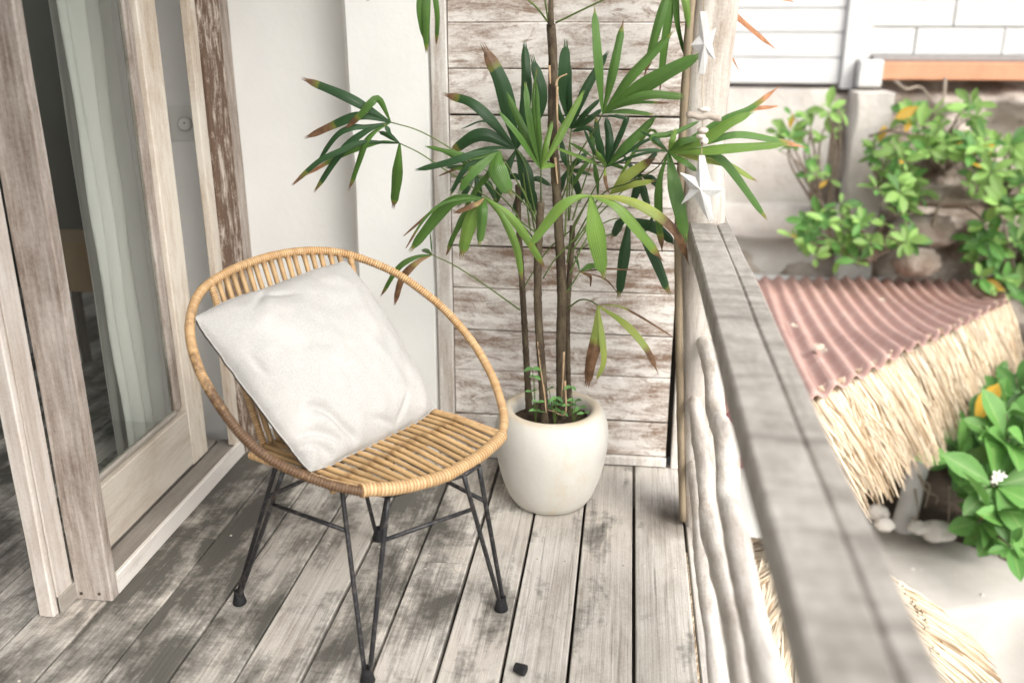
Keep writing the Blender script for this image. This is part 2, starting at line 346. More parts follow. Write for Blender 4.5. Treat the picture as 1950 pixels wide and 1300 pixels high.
M['bed'] = speckle('bed_earth', (.10, .075, .055), (.05, .04, .03), 12, .95, .8, .04)
M['stone'] = speckle('pebble_stone', (.66, .62, .57), (.52, .48, .43), 10, .8)
M['white_wood'] = wood('white_painted_star', (.52, .515, .50), (.36, .345, .32), 'z', .40, .12, 60, 10, 14, .7, .25, None, False)
M['shell'] = speckle('bleached_bead', (.66, .60, .54), (.48, .42, .36), 60)
M['string'] = speckle('jute_string', (.46, .37, .26), (.36, .28, .19), 90)
M['nail'] = speckle('nail_head', (.62, .57, .50), (.5, .42, .35), 60)
M['brownbox'] = speckle('dark_joist', (.06, .05, .04), (.04, .033, .027), 8)
M['screw'] = speckle('screw_hole', (.06, .045, .035), (.1, .07, .05), 60)

rnd = random.Random(11)
PARTS = []

# ================================================================== STRUCTURE: deck, room, roof, ground
deck = empty('deck', (0, 0, 0), kind='structure')
PITCHX, GX0 = .148, .06
joints = {-2: 1e9, -3: 1e9}
def board_of(x): return math.floor((x-GX0)/PITCHX)
p = at_z(838, 1070, 0); joints = {board_of(p.x): p.y}; p = at_z(362, 1022, 0); joints[board_of(p.x)] = p.y
nailmb = MB()
for k in range(-32, 2):
    x0, x1 = GX0+k*PITCHX, GX0+(k+1)*PITCHX
    gap = .0044 if k >= -4 else (.0034 if k >= -6 else .0022)
    if k == 1: x1 = .345
    ye = 2.795 if x1 > -.86 else (2.925 if x0 > -1.30 else 4.55)
    ys = -1.2
    cuts = [ys] + ([joints[k]] if k in joints else []) + [ye]
    if k < -9: cuts = [ys, 2.1+.9*rnd.random(), ye]
    for a, b in zip(cuts, cuts[1:]):
        dz = rnd.uniform(-.0015, .0012)
        MB().beam('y', a+.001, b-.001, (x0+gap+rnd.uniform(-.0008, .0008), x1-gap+rnd.uniform(-.0008, .0008), -.03, dz), 14, .0022, .0011, k*3.3+a).build('plank', M['deck'], deck)
        for yy in ([a+.035, b-.035] if len(cuts) > 2 and -9 < k else []) + [q for q in (.9, 1.55, 2.2) if a+.1 < q < b-.1]:
            for xx in (x0+.032, x1-.032):
                nailmb.lathe([(0, .0022), (.003, .0019), (.004, .0)], (xx+rnd.uniform(-.006, .006), yy+rnd.uniform(-.008, .008), dz), 8)
nailmb.build('nail_heads', M['nail'], deck).__setitem__('kind', 'stuff')
for yy in (.3, 1.3, 2.55): MB().beam('x', -1.5, .34, (yy-.03, yy+.03, -.15, -.034), 4).build('joist', M['brownbox'], deck)

room = empty('room', (-3, 1.5, 0), kind='structure')
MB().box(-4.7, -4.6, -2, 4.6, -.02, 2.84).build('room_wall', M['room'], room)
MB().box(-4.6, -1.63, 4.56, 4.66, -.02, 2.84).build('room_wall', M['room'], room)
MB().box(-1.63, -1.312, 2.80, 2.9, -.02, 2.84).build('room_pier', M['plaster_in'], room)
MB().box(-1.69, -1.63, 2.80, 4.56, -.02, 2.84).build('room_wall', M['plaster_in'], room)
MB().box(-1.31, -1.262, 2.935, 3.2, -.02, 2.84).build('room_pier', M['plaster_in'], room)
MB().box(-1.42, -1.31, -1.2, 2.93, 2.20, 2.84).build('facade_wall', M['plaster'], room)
MB().box(-4.7, .21, -1.2, 3.3, -1.86, -.17).build('underdeck_blocker', M['brownbox'], room)  # unseen dark block added below the boards so the gaps between them stay dark
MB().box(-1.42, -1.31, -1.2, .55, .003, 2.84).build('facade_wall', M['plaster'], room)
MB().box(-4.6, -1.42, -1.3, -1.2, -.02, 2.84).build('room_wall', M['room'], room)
roof = empty('roof', (-1.5, 1, 2.85), kind='structure')
MB().box(-4.75, .28, -.6, 3.35, 2.85, 2.9).build('ceiling', M['ceiling'], roof)

GZ = -1.30
MB().grid(lambda u, v: ((u-.5)*240, (v-.5)*240+20, -1.86), 24, 24).build('ground', M['sand']).__setitem__('kind', 'structure')
def bedz(x, y): return GZ-.06-.22*sm(5.1, 4.6, y)+.10*noise.noise(Vector((x*1.3, y*1.3, 2)))+max(0, (y-5.2))*.10
MB().grid(lambda u, v: (lambda x, y: (x, y, bedz(x, y)))(.2+8*u, 4.35+3.9*v), 40, 24).build('soil_bed', M['bed'], smooth=True).__setitem__('kind', 'structure')
# pale concrete terrace with a rounded front edge
farE = [at_z(x, y, GZ) for x, y in ((1440, 985), (1600, 995), (1690, 1004), (1760, 1012), (1820, 1030), (1880, 1052), (1950, 1085), (2060, 1130), (2250, 1150))]
nearE = [at_z(x, y, GZ) for x, y in ((1440, 1200), (1600, 1190), (1690, 1186), (1760, 1178), (1820, 1164), (1880, 1156), (1950, 1150), (2060, 1172), (2250, 1230))]
fa, na = spline(farE, 36), spline(nearE, 36); mb = MB(); V = []
for a, b in zip(fa, na):
    d = (b-a).normalized()
    V += [a+Vector((0, 0, -.5)), a, a.lerp(b, .33)+Vector((0,0,.004)), a.lerp(b, .66)+Vector((0,0,-.003)), b-d*.05, b-d*.015+Vector((0,0,-.012)), b+Vector((0,0,-.05)), b+d*.03+Vector((0,0,-.3)), b+d*.05+Vector((0,0,-.62))]
mb.add(V, [(i*9+j, (i+1)*9+j, (i+1)*9+j+1, i*9+j+1) for i in range(35) for j in range(8)])
mb.build('terrace', M['slab'], smooth=True).__setitem__('kind', 'structure')

# ================================================================== WALLS OF THE BALCONY
MB().beam('z', .0, 2.84, (-1.264, -.80, 2.9295, 3.05), 10, .0005, .0, 3).build('plaster_wall', M['plaster'], smooth=False)
tag(bpy.data.objects['plaster_wall'], 'shaded white plaster wall set back beside the rough brown door post', 'wall')
MB().beam('z', .0, 2.84, (-.852, -.592, 2.80, 3.02), 40, .012, .006, 9).build('plaster_pilaster', M['plaster'], smooth='auto')
tag(bpy.data.objects['plaster_pilaster'], 'bright white plaster pilaster with uneven edge left of the plank wall', 'pilaster')
pw = empty('plank_wall', (-.19, 2.82, 0), 'brown and white limewashed horizontal plank wall behind the palm', 'wall')
zj = [.036, .157, .312, .452, .592, .728, .862, .996, 1.13, 1.262, 1.392, 1.52, 1.65, 1.78, 1.91, 2.04, 2.17, 2.30, 2.43, 2.56, 2.70, 2.83]
for i, (a, b) in enumerate(zip(zj, zj[1:])):
    j = rnd.uniform(-.002, .002)
    MB().beam('x', -.536, .163, (2.80+rnd.uniform(-.003, .002), 2.83, a+.0016+j, b-.0016+j), 16, .003, .0018, i*5.1).build('plank', M['plank_wall'], pw)
MB().box(-.55, .215, 2.8315, 2.85, .01, 2.84).build('backing', M['brownbox'], pw)
MB().beam('z', .002, 2.84, (-.590, -.539, 2.788, 2.84), 20, .004, .002, 4).build('frame_stile', M['plank_frame'], pw)
MB().beam('z', .002, 2.84, (.180, .207, 2.785, 2.83), 20, .003, .002, 8).build('frame_stile', M['plank_frame'], pw)
MB().beam('x', -.536, .165, (2.786, 2.83, .003, .034), 12, .003, .002, 2).build('bottom_rail', M['plank_frame'], pw)
MB().box(.166, .179, 2.79, 2.80, .012, .04).build('hinge', M['rubber'], pw)

# ================================================================== DOOR FRAME AND SLIDING DOOR
df = empty('door_frame', (-1.30, 2.3, 0), 'whitewashed timber frame and sill around the glass sliding door', 'door frame')
MB().beam('z', .002, 2.12, (-1.355, -1.257, 1.865, 1.899), 30, .0035, .0022, 1).build('near_jamb', M['jamb'], df)
MB().beam('z', .003, 2.12, (-1.405, -1.364, 1.784, 1.862), 30, .003, .002, 6).build('casing_board', M['jamb_pale'], df)
MB().beam('z', .003, 2.12, (-1.362, -1.3565, 1.80, 1.862), 8, .001).build('casing_strip', M['jamb_pale'], df)
MB().beam('y', 1.9005, 2.719, (-1.270, -1.256, .001, .057), 20, .003, .0015, 3).build('sill_face', M['sill'], df)
MB().beam('y', 1.9005, 2.719, (-1.338, -1.2715, .001, .052), 20, .002, .001, 7).build('sill_track', M['sill_top'], df)
MB().beam('y', 1.80, 2.719, (-1.392, -1.352, .001, .050), 20, .002, .001, 12).build('sill_track', M['sill_top'], df)
MB().beam('z', .058, 2.12, (-1.288, -1.264, 2.668, 2.7185), 30, .003, .0015, 2).build('far_jamb', M['door'], df)
MB().beam('z', .002, 2.12, (-1.29, -1.254, 2.72, 2.862), 60, .004, .003, 14).build('far_post', M['post_rough'], df)
MB().beam('z', .002, 2.12, (-1.29, -1.2535, 2.864, 2.929), 30, .003, .0015, 21).build('far_post', M['jamb'], df)
MB().beam('y', 1.7, 2.93, (-1.40, -1.25, 2.12, 2.2), 4, .003).build('head_board', M['jamb'], df)
for i, (x, y) in enumerate(((155, 1129), (189, 1130))):
    c = at_y(x, y, 1.865); mb = MB(); mb.tube([(c.x, 1.8655, c.z), (c.x, 1.8635, c.z)], [.0042, .0042], 10); mb.build('screw', M['screw'], df)
sd_ = empty('sliding_door', (-1.35, 2.25, .06), 'glass sliding door leaf with limewashed stiles left of the chair', 'door')
MB().beam('z', .06, 2.08, (-1.372, -1.334, 2.512, 2.617), 40, .003, .0015, 5).build('stile', M['door'], sd_)
MB().beam('z', .06, 2.08, (-1.372, -1.334, 1.905, 1.985), 10, .003).build('stile', M['door'], sd_)
MB().beam('y', 1.986, 2.511, (-1.371, -1.335, .062, .243), 20, .003, .001, 9).build('bottom_rail', M['door_rail'], sd_)
MB().beam('y', 1.986, 2.511, (-1.371, -1.335, 1.98, 2.08), 4, .003).build('top_rail', M['door_rail'], sd_)
mb = MB(); mb.beam('z', .262, 1.98, (-1.3685, -1.348, 2.470, 2.511), 30, .005); mb.build('glazing_bead', M['jamb'], sd_)
MB().beam('y', 1.986, 2.469, (-1.3685, -1.348, .2435, .262), 8, .005).build('glazing_bead', M['sill_top'], sd_)
MB().box(-1.361, -1.356, 1.986, 2.47, .2625, 1.98).build('pane', M['glass'], sd_)

# inside the room
def curtain(name, x, y0, y1, label, seed, amp=.022, folds=5, z0=.05):
    def fn(u, v):
        z = z0+(2.08-z0)*v; y = y0+(y1-y0)*u
        a = amp*(1+.5*noise.noise(Vector((u*3+seed, z*.8, 0))))
        y += .02*noise.noise(Vector((u*2, z*1.3, seed)))
        return (x+a*math.sin(u*folds*2*math.pi+1.0*noise.noise(Vector((seed, z*.7, 1))))+.012*noise.noise(Vector((u*9, z*2.4, seed)))+.006*noise.noise(Vector((u*14, z*3, seed+4)))*(1.1-v), y, z)
    o = MB().grid(fn, 90, 60).build(name, M['curtain'], smooth=True, origin=(x, (y0+y1)/2, z0))
    md = o.modifiers.new('thickness', 'SOLIDIFY'); md.thickness = .0015
    tag(o, label, 'curtain')
curtain('curtain', -1.49, 2.40, 2.76, 'gathered pale green sheer curtain behind the sliding door glass', 3.0, .017, 5)
curtain('curtain', -1.58, 2.50, 2.785, 'smooth second curtain layer hanging behind the gathered sheer curtain', 8.0, .010, 2)
ns = empty('wall_shelf', at_x(150, 495, -2.2), 'small brown wooden box shelf inside the dark room', 'shelf')
c = wloc(ns); sx, sy, sz = .13, .11, .10
MB().box(c.x-sx, c.x+sx, c.y-sy, c.y+sy, c.z+sz-.022, c.z+sz).build('top_board', M['shelf'], ns)
MB().box(c.x-sx, c.x+sx, c.y-sy, c.y+sy, c.z-sz, c.z-sz+.022).build('bottom_board', M['shelf'], ns)
for s in (-1, 1): MB().box(c.x-sx, c.x+sx, c.y+s*sy-.011*(1+s), c.y+s*sy+.011*(1-s), c.z-sz+.0225, c.z+sz-.0225).build('side_board', M['shelf'], ns)
MB().box(c.x-sx, c.x-sx+.015, c.y-sy+.0225, c.y+sy-.0225, c.z-sz+.0225, c.z+sz-.0225).build('back_board', M['shelf'], ns)
for s in (-1, 1): MB().beam('z', .002, c.z-sz-.001, (c.x-.10, c.x-.07, c.y+s*.08-.015, c.y+s*.08+.015), 2).build('leg', M['brownbox'], ns)
dl = empty('dimmer_switch', at_y(357, 235, 2.80), 'round white dimmer knob on square wall plate inside the doorway', 'switch'); c = wloc(dl)
MB().beam('y', 2.791, 2.7995, (c.x-.052, c.x+.052, c.z-.052, c.z+.052), 1, .003).build('wall_plate', M['enamel'], dl)
mb = MB(); mb.tube([(c.x, 2.7905, c.z), (c.x, 2.777, c.z), (c.x, 2.773, c.z)], [.022, .021, .017], 24); mb.build('knob', M['enamel'], dl, 'auto')
mb = MB(); mb.tube([(c.x+.003, 2.7725, c.z+.004), (c.x+.003, 2.771, c.z+.004)], [.0025, .0025], 8); mb.build('knob_mark', M['screw'], dl)

# ================================================================== TRUNK POST AND RAILING
tp = empty('trunk_post', (.24, 2.46, 0), 'whitewashed crooked tree trunk post at the end of the railing', 'post')
ed = [(0, .205), (.25, .19), (.46, .176), (.86, .152), (1.0, .142), (1.145, .133), (1.3, .134), (1.445, .141), (1.8, .15), (2.86, .16)]
mb = MB(); zs = [2.85*i/60 for i in range(61)]; V = []
for z in zs:
    for (a, xa), (b, xb) in zip(ed, ed[1:]):
        if a <= z <= b: xl = xa+(xb-xa)*(z-a)/(b-a)
    for k in range(20):
        t = 2*math.pi*k/20; c_, s_ = math.cos(t), math.sin(t)
        rr = .055/((abs(c_)**3+abs(s_)**3)**(1/3))*(1+.10*noise.noise(Vector((c_*1.3, s_*1.3, z*3)))+.035*noise.noise(Vector((c_*5, s_*5, z*7))))
        V.append((xl+.056+rr*c_, 2.465+rr*s_, z))
mb.add(V, [(i*20+k, i*20+(k+1)%20, (i+1)*20+(k+1)%20, (i+1)*20+k) for i in range(60) for k in range(20)])
mb.build('trunk', M['trunk'], tp, True)
bp = spline([at_y(x, y, 2.425) for x, y in ((1301, 990), (1297, 850), (1294, 700), (1292, 560), (1292, 440), (1298, 300), (1303, 200), (1312, 60), (1318, -30), (1330, -300))], 60)
MB().tube(bp, [.0105+.0025*noise.noise(Vector((0, 0, i*.5))) for i in range(60)], 8).build('side_pole', M['batten'], tp, True)

rl = empty('railing', (.22, 1.4, 0), 'weathered grey wooden balcony railing with crooked branch rails', 'railing')
MB().beam('y', .15, 2.60, (.165, .2345, .843, .900), 60, .004, .0025, 5).build('handrail_board', M['rail'], rl)
MB().beam('y', .15, 2.60, (.2353, .270, .846, .8985), 60, .004, .0025, 15).build('handrail_board', M['rail'], rl)
MB().beam('z', .002, .842, (.176, .260, .60, .69), 14, .005, .002, 25).build('railing_post', M['rail'], rl)
def branch(px, X, r, seed, ext):
    P = [at_x(x, y, X) for x, y in px]; a, b = P[-2], P[-1]
    P = [P[0]+Vector((0, .06, .01))]+P+[b+(b-a)*1.0, b+(b-a)*ext]
    for q in P: q.x = X+.012*noise.noise(Vector((q.y*2, seed, 0)))
    pts, L = even(spline(P, 200), 110)
    rad = [r*(1+.20*noise.noise(Vector((i*.11, seed, 3)))+.10*noise.noise(Vector((i*.42, seed, 8)))+.20*max(0, noise.noise(Vector((i*.23, seed, 20)))-.25))*(.55+.45*sm(0, 5, i)) for i in range(110)]
    return MB().tube(pts, rad, 14).build('branch_rail', M['branch'], rl, True)
branch([(1338, 622), (1357, 704), (1362, 785), (1381, 833), (1386, 880), (1388, 952), (1399, 994), (1419, 1101), (1444, 1209), (1469, 1299)], .232, .0245, 1.5, 3)
branch([(1327, 775), (1338, 857), (1346, 904), (1349, 952), (1352, 994), (1373, 1101), (1395, 1209), (1410, 1299)], .215, .0215, 5.5, 3)
branch([(1323, 893), (1332, 940), (1337, 985), (1345, 1060), (1352, 1130), (1362, 1230)], .222, .020, 9.5, 3)

# ================================================================== GARDEN: HUT WITH CORRUGATED ROOF AND THATCH
E1 = at_d(1540, 762, 3.7); dR = sight(1356, 281).normalized(); eR = dR.cross(Vector((0, 0, 1))).normalized(); nR = eR.cross(dR)
def rp(s, t, h=0): return E1+eR*s+dR*t+nR*h
def tmin(s): return .555*s if s <= 0 else (1.945*s if s <= 1.64 else 3.189+(s-1.64)*6.1)
def tmax(s): return 3.66+.27*s
hut = empty('garden_hut', (E1.x, E1.y+.6, GZ), 'low garden hut with faded red corrugated roof and straw fringe', 'hut')
for si, (s0, s1) in enumerate(((-1.1, .12), (.06, .88), (.82, 1.79))):
    nu, nv = int((s1-s0)/.0087), 30
    def fn(u, v):
        s = s0+(s1-s0)*u; t0, t1 = tmin(s)-.03, tmax(s); t = t0+max(.02, t1-t0)*v
        sag = -.05*math.sin(v*math.pi)+.012*noise.noise(Vector((s*2, t*1.3, si)))
        return rp(s, t, (.018*math.sin(2*math.pi*s/.104))+sag+(.004 if si == 1 else 0))
    o = MB().grid(fn, nu, nv).build('roof_sheet', M['sheet'], hut, True)
    md = o.modifiers.new('thickness', 'SOLIDIFY'); md.thickness = .003
a, b = rp(-1.1, tmin(-1.1)+.03, -.03), rp(-.01, .02, -.03)
def slabv(mb, a, b, h, th):
    d = (b-a); d.z = 0; n = Vector((d.y, -d.x, 0)).normalized()*th; dn = Vector((0, 0, -h))
    mb.add([a, b, b+dn, a+dn, a-n, b-n, b-n+dn, a-n+dn], [(0,1,2,3),(7,6,5,4),(0,4,5,1),(1,5,6,2),(2,6,7,3),(3,7,4,0)]); return mb
slabv(MB(), a, b, .255, .03).build('fascia_board', M['maroon'], hut)
slabv(MB(), a+Vector((0, .02, -.257)), b+Vector((0, .02, -.257)), .02, .04).build('trim_board', M['siding'], hut)
slabv(MB(), a+Vector((0, .10, -.20)), b+Vector((-.02, .10, -.20)), 1.8, .1).build('front_wall', M['plaster'], hut)
a, b = rp(-.02, .14, -.16), rp(1.45, 3.25, -.16)
slabv(MB(), a+Vector((-.12, .12, 0)), b+Vector((-.12, .05, 0)), 1.2, .08).build('side_wall', M['stucco'], hut)
pb = at_z(1719, 1006, GZ); pt = Vector((pb.x+.05, pb.y+.0, -.66))
pl = [pb.lerp(pt, i/14)+Vector((.012*noise.noise(Vector((i*.4, 1, 1))), 0, 0)) for i in range(15)]
pl[0].z -= .05
MB().tube(pl, [.062-.0012*i for i in range(15)], 16).build('pole', M['column'], hut, True)
for i, (x, y, sz_, lab) in enumerate(((1560, 668, .06, 'largest pale dry leaf lying in a corrugated roof furrow'), (1512, 625, .035, 'small dry leaf on the corrugated roof nearest the railing'), (1680, 575, .035, 'small dry leaf far up on the corrugated roof'))):
    c = at_plane(x, y, E1, nR)+nR*.004
    mb = MB(); mb.grid(lambda u, v: c+Vector(((u-.5)*sz_, (v-.5)*sz_*1.5, .012+.4*sz_*noise.noise(Vector((u*2.5, v*2.5, i*3))))), 6, 6)
    tag(mb.build('fallen_leaf', M['litter'], smooth=True, origin=c), lab, 'leaf', 'fallen leaves on the hut roof')
# straw bundles
def bundle_mesh(seed, n, length, width, spread=.25, droop=.22):
    q = random.Random(seed); mb = MB()
    for i in range(n):
        x = q.uniform(-.5, .5)*width; l = length*q.uniform(.62, 1.05); z = q.uniform(-.014, .014); sx = q.gauss(0, spread*.30)*length; r = q.uniform(.0030, .0066); st = q.uniform(0, .2)*l
        pts = [Vector((x+sx*t*t, st+(l-st)*t, z-droop*l*t*t+q.uniform(-.006, .006))) for t in (0, .4, .75, 1)]
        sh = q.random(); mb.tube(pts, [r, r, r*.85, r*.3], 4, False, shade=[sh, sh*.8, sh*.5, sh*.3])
    me = bpy.data.meshes.new('straw_bundle'); me.from_pydata(mb.v, [], mb.f); me.attributes.new('shade', 'FLOAT', 'POINT').data.foreach_set('value', mb.a['shade']); me.materials.append(M['straw']); me.update()
    return me
BM = [bundle_mesh(i, 56, .52, .18, .38, .16) for i in range(6)]
def frame(pos, ydir, up):
    y = ydir.normalized(); x = y.cross(up).normalized(); z = x.cross(y)
    return Matrix.Translation(pos) @ Matrix((x, y, z)).transposed().to_4x4()
E2 = rp(1.64, 3.189); ed_ = (E2-E1).normalized(); oh = Vector((ed_.y, -ed_.x, 0)).normalized()
k = 0
for layer, (dn, ln, stp) in enumerate(((-.045, .92, .105), (-.015, .80, .115))):
    s = -.06
    while s < 3.75:
        P = E1+(E2-E1)*(s/3.61); tt = max(0, min(1, s/3.61))
        out = oh*(.70-.22*tt)+Vector((0, 0, -.54-.14*tt))+ed_*rnd.gauss(-.03, .07)
        pos = P+Vector((0, 0, dn))-oh*.06
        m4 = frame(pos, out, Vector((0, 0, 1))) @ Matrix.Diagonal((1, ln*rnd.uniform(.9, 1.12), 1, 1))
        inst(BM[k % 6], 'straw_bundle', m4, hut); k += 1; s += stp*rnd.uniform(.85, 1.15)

# thatched canopy below the deck
cc = Vector((.60, 2.745, 0)); RC, ZR, ZA = .66, -.63, -.26
th = empty('thatched_canopy', (cc.x, cc.y, -1.86), 'round straw thatched canopy below the railing and deck', 'canopy')
BP = [bundle_mesh(30+i, 70, .36, .20, .15, .10) for i in range(5)]
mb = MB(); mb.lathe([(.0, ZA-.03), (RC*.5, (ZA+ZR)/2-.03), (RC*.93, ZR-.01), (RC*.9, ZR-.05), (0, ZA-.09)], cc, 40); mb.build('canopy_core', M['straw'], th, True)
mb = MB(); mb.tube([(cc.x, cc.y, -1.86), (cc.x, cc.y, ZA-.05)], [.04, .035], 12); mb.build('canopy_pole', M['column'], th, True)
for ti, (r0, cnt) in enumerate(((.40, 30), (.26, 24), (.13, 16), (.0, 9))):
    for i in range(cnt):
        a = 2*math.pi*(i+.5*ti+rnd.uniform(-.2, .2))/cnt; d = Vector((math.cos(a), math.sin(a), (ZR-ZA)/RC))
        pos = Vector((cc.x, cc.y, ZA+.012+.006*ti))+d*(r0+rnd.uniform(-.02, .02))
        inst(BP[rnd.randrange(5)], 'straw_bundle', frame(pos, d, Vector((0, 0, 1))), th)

# ================================================================== GARDEN: WHITE BUILDING, ROCK FACE
gb = empty('garden_building', (2.2, 8.1, .9), 'white building with block wall and terracotta beam beyond the garden', 'building')
YB = 8.0
def zb(y, x=1700): return at_y(x, y, YB).z
def xb(x, y=80): return at_y(x, y, YB).x
zl = zb(160, 1500); zs_ = [zl, zb(110, 1500), zb(62, 1500), zb(16, 1500), zb(-30, 1500), zb(-78, 1500), zb(-126, 1500), zb(-174, 1500)]
for i, (a, b) in enumerate(zip(zs_, zs_[1:])):
    MB().beam('x', -.6, xb(1606), (YB+.002*(i % 2), YB+.04, a+.004, b-.004), 6, .004, .002, i).build('siding_board', M['siding'], gb)
MB().box(-.6, xb(1606), YB+.04, YB+.10, zl+.01, zs_[-1]).build('siding_backing', M['mortar'], gb)
MB().beam('z', zb(168, 1610), 2.2, (xb(1606)+.003, xb(1632), YB-.05, YB+.1), 6, .01).build('corner_board', M['siding'], gb)
MB().beam('z', zb(112), 2.2, (xb(1632)+.003, xb(1660), YB-.02, YB+.12), 6, .01).build('column', M['column'], gb)
MB().beam('x', xb(1634), xb(1676), (YB-.20, YB+.05, zb(164, 1655), zb(112, 1655)-.004), 2, .02).build('corbel', M['block'], gb)
MB().beam('x', xb(1676)+.004, 6.5, (YB-.16, YB+.06, zb(150, 1700), zb(117, 1700)), 12, .008, .003).build('floor_beam', M['beam'], gb)
MB().beam('x', xb(1660)+.004, 6.5, (YB-.10, YB+.1, zb(117, 1700)+.002, zb(105, 1700)), 4, .008).build('ledge', M['mortar'], gb)
bz0, bh, bw = zb(105, 1700)+.004, zb(54, 1700)-zb(107, 1700), .66
MB().box(xb(1660)+.004, 6.5, YB+.035, YB+.12, bz0, bz0+bh*5).build('block_backing', M['mortar'], gb)
bme = {}
for r_ in range(5):
    x = xb(1660)+.006-(.33 if r_ % 2 == 0 else .06)
    while x < 6.4:
        a, b = max(x, xb(1660)+.006), x+bw-.012
        if b-a > .05: MB().beam('x', a, b, (YB+rnd.uniform(-.003, .003), YB+.034, bz0+r_*bh, bz0+(r_+1)*bh-.010), 1, .006).build('block', M['block'], gb)
        x += bw
def rockf(u, v):
    x = -.8+7.5*u; z = -1.6+(1.02+1.6)*v
    px = x-1.75
    rough = sm(-.1, .35, px)
    y = YB-.06-.25*sm(1, 0, v)-rough*.10
    y += -.16*rough*abs(noise.fractal(Vector((x*1.9, z*2.6, 1)), 1, 2, 5))*1.7+.05*noise.fractal(Vector((x*1.2, z*1.2, 7)), 1, 2, 4)*(.4+rough)
    for (cx, cz, rx, rz, dp) in ((2.22, .62, .28, .16, .42), (2.75, -.03, .55, .13, .38), (2.45, -.38, .5, .2, .30), (2.9, .55, .3, .18, .3)):
        q = ((x-cx)/rx)**2+((z-cz)/rz)**2
        y += dp*math.exp(-q*1.3)
    if rough > 0: y += rough*.08*math.sin(z*9+2*noise.noise(Vector((x, z, 3))))
    y += .32*sm(.80, .90, z)
    return (x, y, z)
o = MB().grid(rockf, 190, 80).build('rock_bank', M['rock'], smooth=True); tag(o, 'rough beige rock bank below the white building', 'rock')
# left part is rendered masonry with a buttress
st = empty('stucco_wall', (1.0, 7.75, -1.4), 'stained grey stucco garden wall left of the rock bank', 'wall')
MB().grid(lambda u, v: (-.7+u*2.30, 7.80+.035*noise.fractal(Vector((u*4, v*4, 2)), 1, 2, 4), -1.5+(zb(160, 1500)-.02+1.5)*v), 50, 40).build('wall_face', M['stucco'], st, True)
MB().beam('z', -1.5, zb(170, 1630), (xb(1600, 300), xb(1665, 300), 7.62, 7.95), 30, .012, .03, 3).build('buttress', M['stucco'], st, 'auto')
MB().beam('x', -.7, xb(1600, 300), (7.60, 7.80, zb(375, 1500)-.28, zb(375, 1500)), 20, .03, .03, 8).build('ledge', M['stucco'], st, True)
MB().beam('x', -.7, xb(1700, 300), (7.35, 7.75, -1.5, zb(480, 1500)-.12), 20, .05, .04, 12).build('footing', M['plaster'], st, True)
def boulder(name, px, py, D, size, label, cat='stone', group=None, mat='stone', seed=0):
    c = at_d(px, py, D); mb = MB(); prof = 14
    for_v = []
    for i in range(prof+1):
        for j in range(20):
            th_, ph = math.pi*i/prof, 2*math.pi*j/20; n_ = Vector((math.sin(th_)*math.cos(ph), math.sin(th_)*math.sin(ph), math.cos(th_)))
            k_ = 1+.22*noise.noise(n_*1.4+Vector((seed, 0, 0)))+(.06 if mat == 'stone' else .20)*noise.noise(n_*4+Vector((seed, 3, 0)))+(0 if mat == 'stone' else .10)*noise.noise(n_*9+Vector((seed, 5, 0)))
            for_v.append(c+Vector((n_.x*size[0], n_.y*size[1], n_.z*size[2]))*k_)
    mb.add(for_v, [(i*20+j, i*20+(j+1)%20, (i+1)*20+(j+1)%20, (i+1)*20+j) for i in range(prof) for j in range(20)])
    return tag(mb.build(name, M[mat], smooth=True, origin=c), label, cat, group)
boulder('ledge_rock', 1790, 372, 7.05, (.36, .22, .085), 'long flat pale rock jutting from the bank', 'rock', None, 'rock', 2)
boulder('rock', 1760, 440, 7.1, (.24, .2, .13), 'rounded brown rock under the long flat ledge rock', 'rock', None, 'rock', 5)
boulder('rock', 1745, 498, 7.05, (.17, .15, .12), 'rough rock just above the corrugated roof edge', 'rock', None, 'rock', 9)
boulder('pebble', 1785, 1011, 5.0, (.095, .075, .055), 'largest smooth pale pebble on the terrace edge by the pole', 'stone', 'pebbles on the terrace edge', 'stone', 1)
boulder('pebble', 1748, 1004, 5.0, (.055, .05, .035), 'small pebble between the white pole and the largest pebble', 'stone', 'pebbles on the terrace edge', 'stone', 4)
boulder('pebble', 1672, 975, 5.05, (.06, .05, .045), 'upper pebble left of the white pole foot', 'stone', 'pebbles on the terrace edge', 'stone', 6)
boulder('pebble', 1684, 998, 4.95, (.05, .045, .035), 'lower pebble left of the white pole foot', 'stone', 'pebbles on the terrace edge', 'stone', 8)

rgl = random.Random(77); mb = MB()
for i in range(700):
    p = at_z(rgl.uniform(1640, 2050), rgl.uniform(985, 1230), GZ); r_ = rgl.uniform(.004, .016)*(1 if rgl.random() < .8 else 1.8)
    if p.y > 4.55: p.z = bedz(p.x, p.y)
    elif p.y < at_z(1800, 1168, GZ).y: continue
    elif rgl.random() < .93: continue
    a = rgl.random()*6.28; V = [p+Vector((math.cos(a+k*1.257)*r_*rgl.uniform(.6, 1.2), math.sin(a+k*1.257)*r_*rgl.uniform(.6, 1.2), .001)) for k in range(5)]+[p+Vector((0, 0, r_*rgl.uniform(.3, .8)))]
    mb.add(V, [(k, (k+1) % 5, 5) for k in range(5)])
tag(mb.build('gravel', M['stone']), 'small gravel strewn over the terrace edge and planting bed', 'gravel', None, 'stuff')
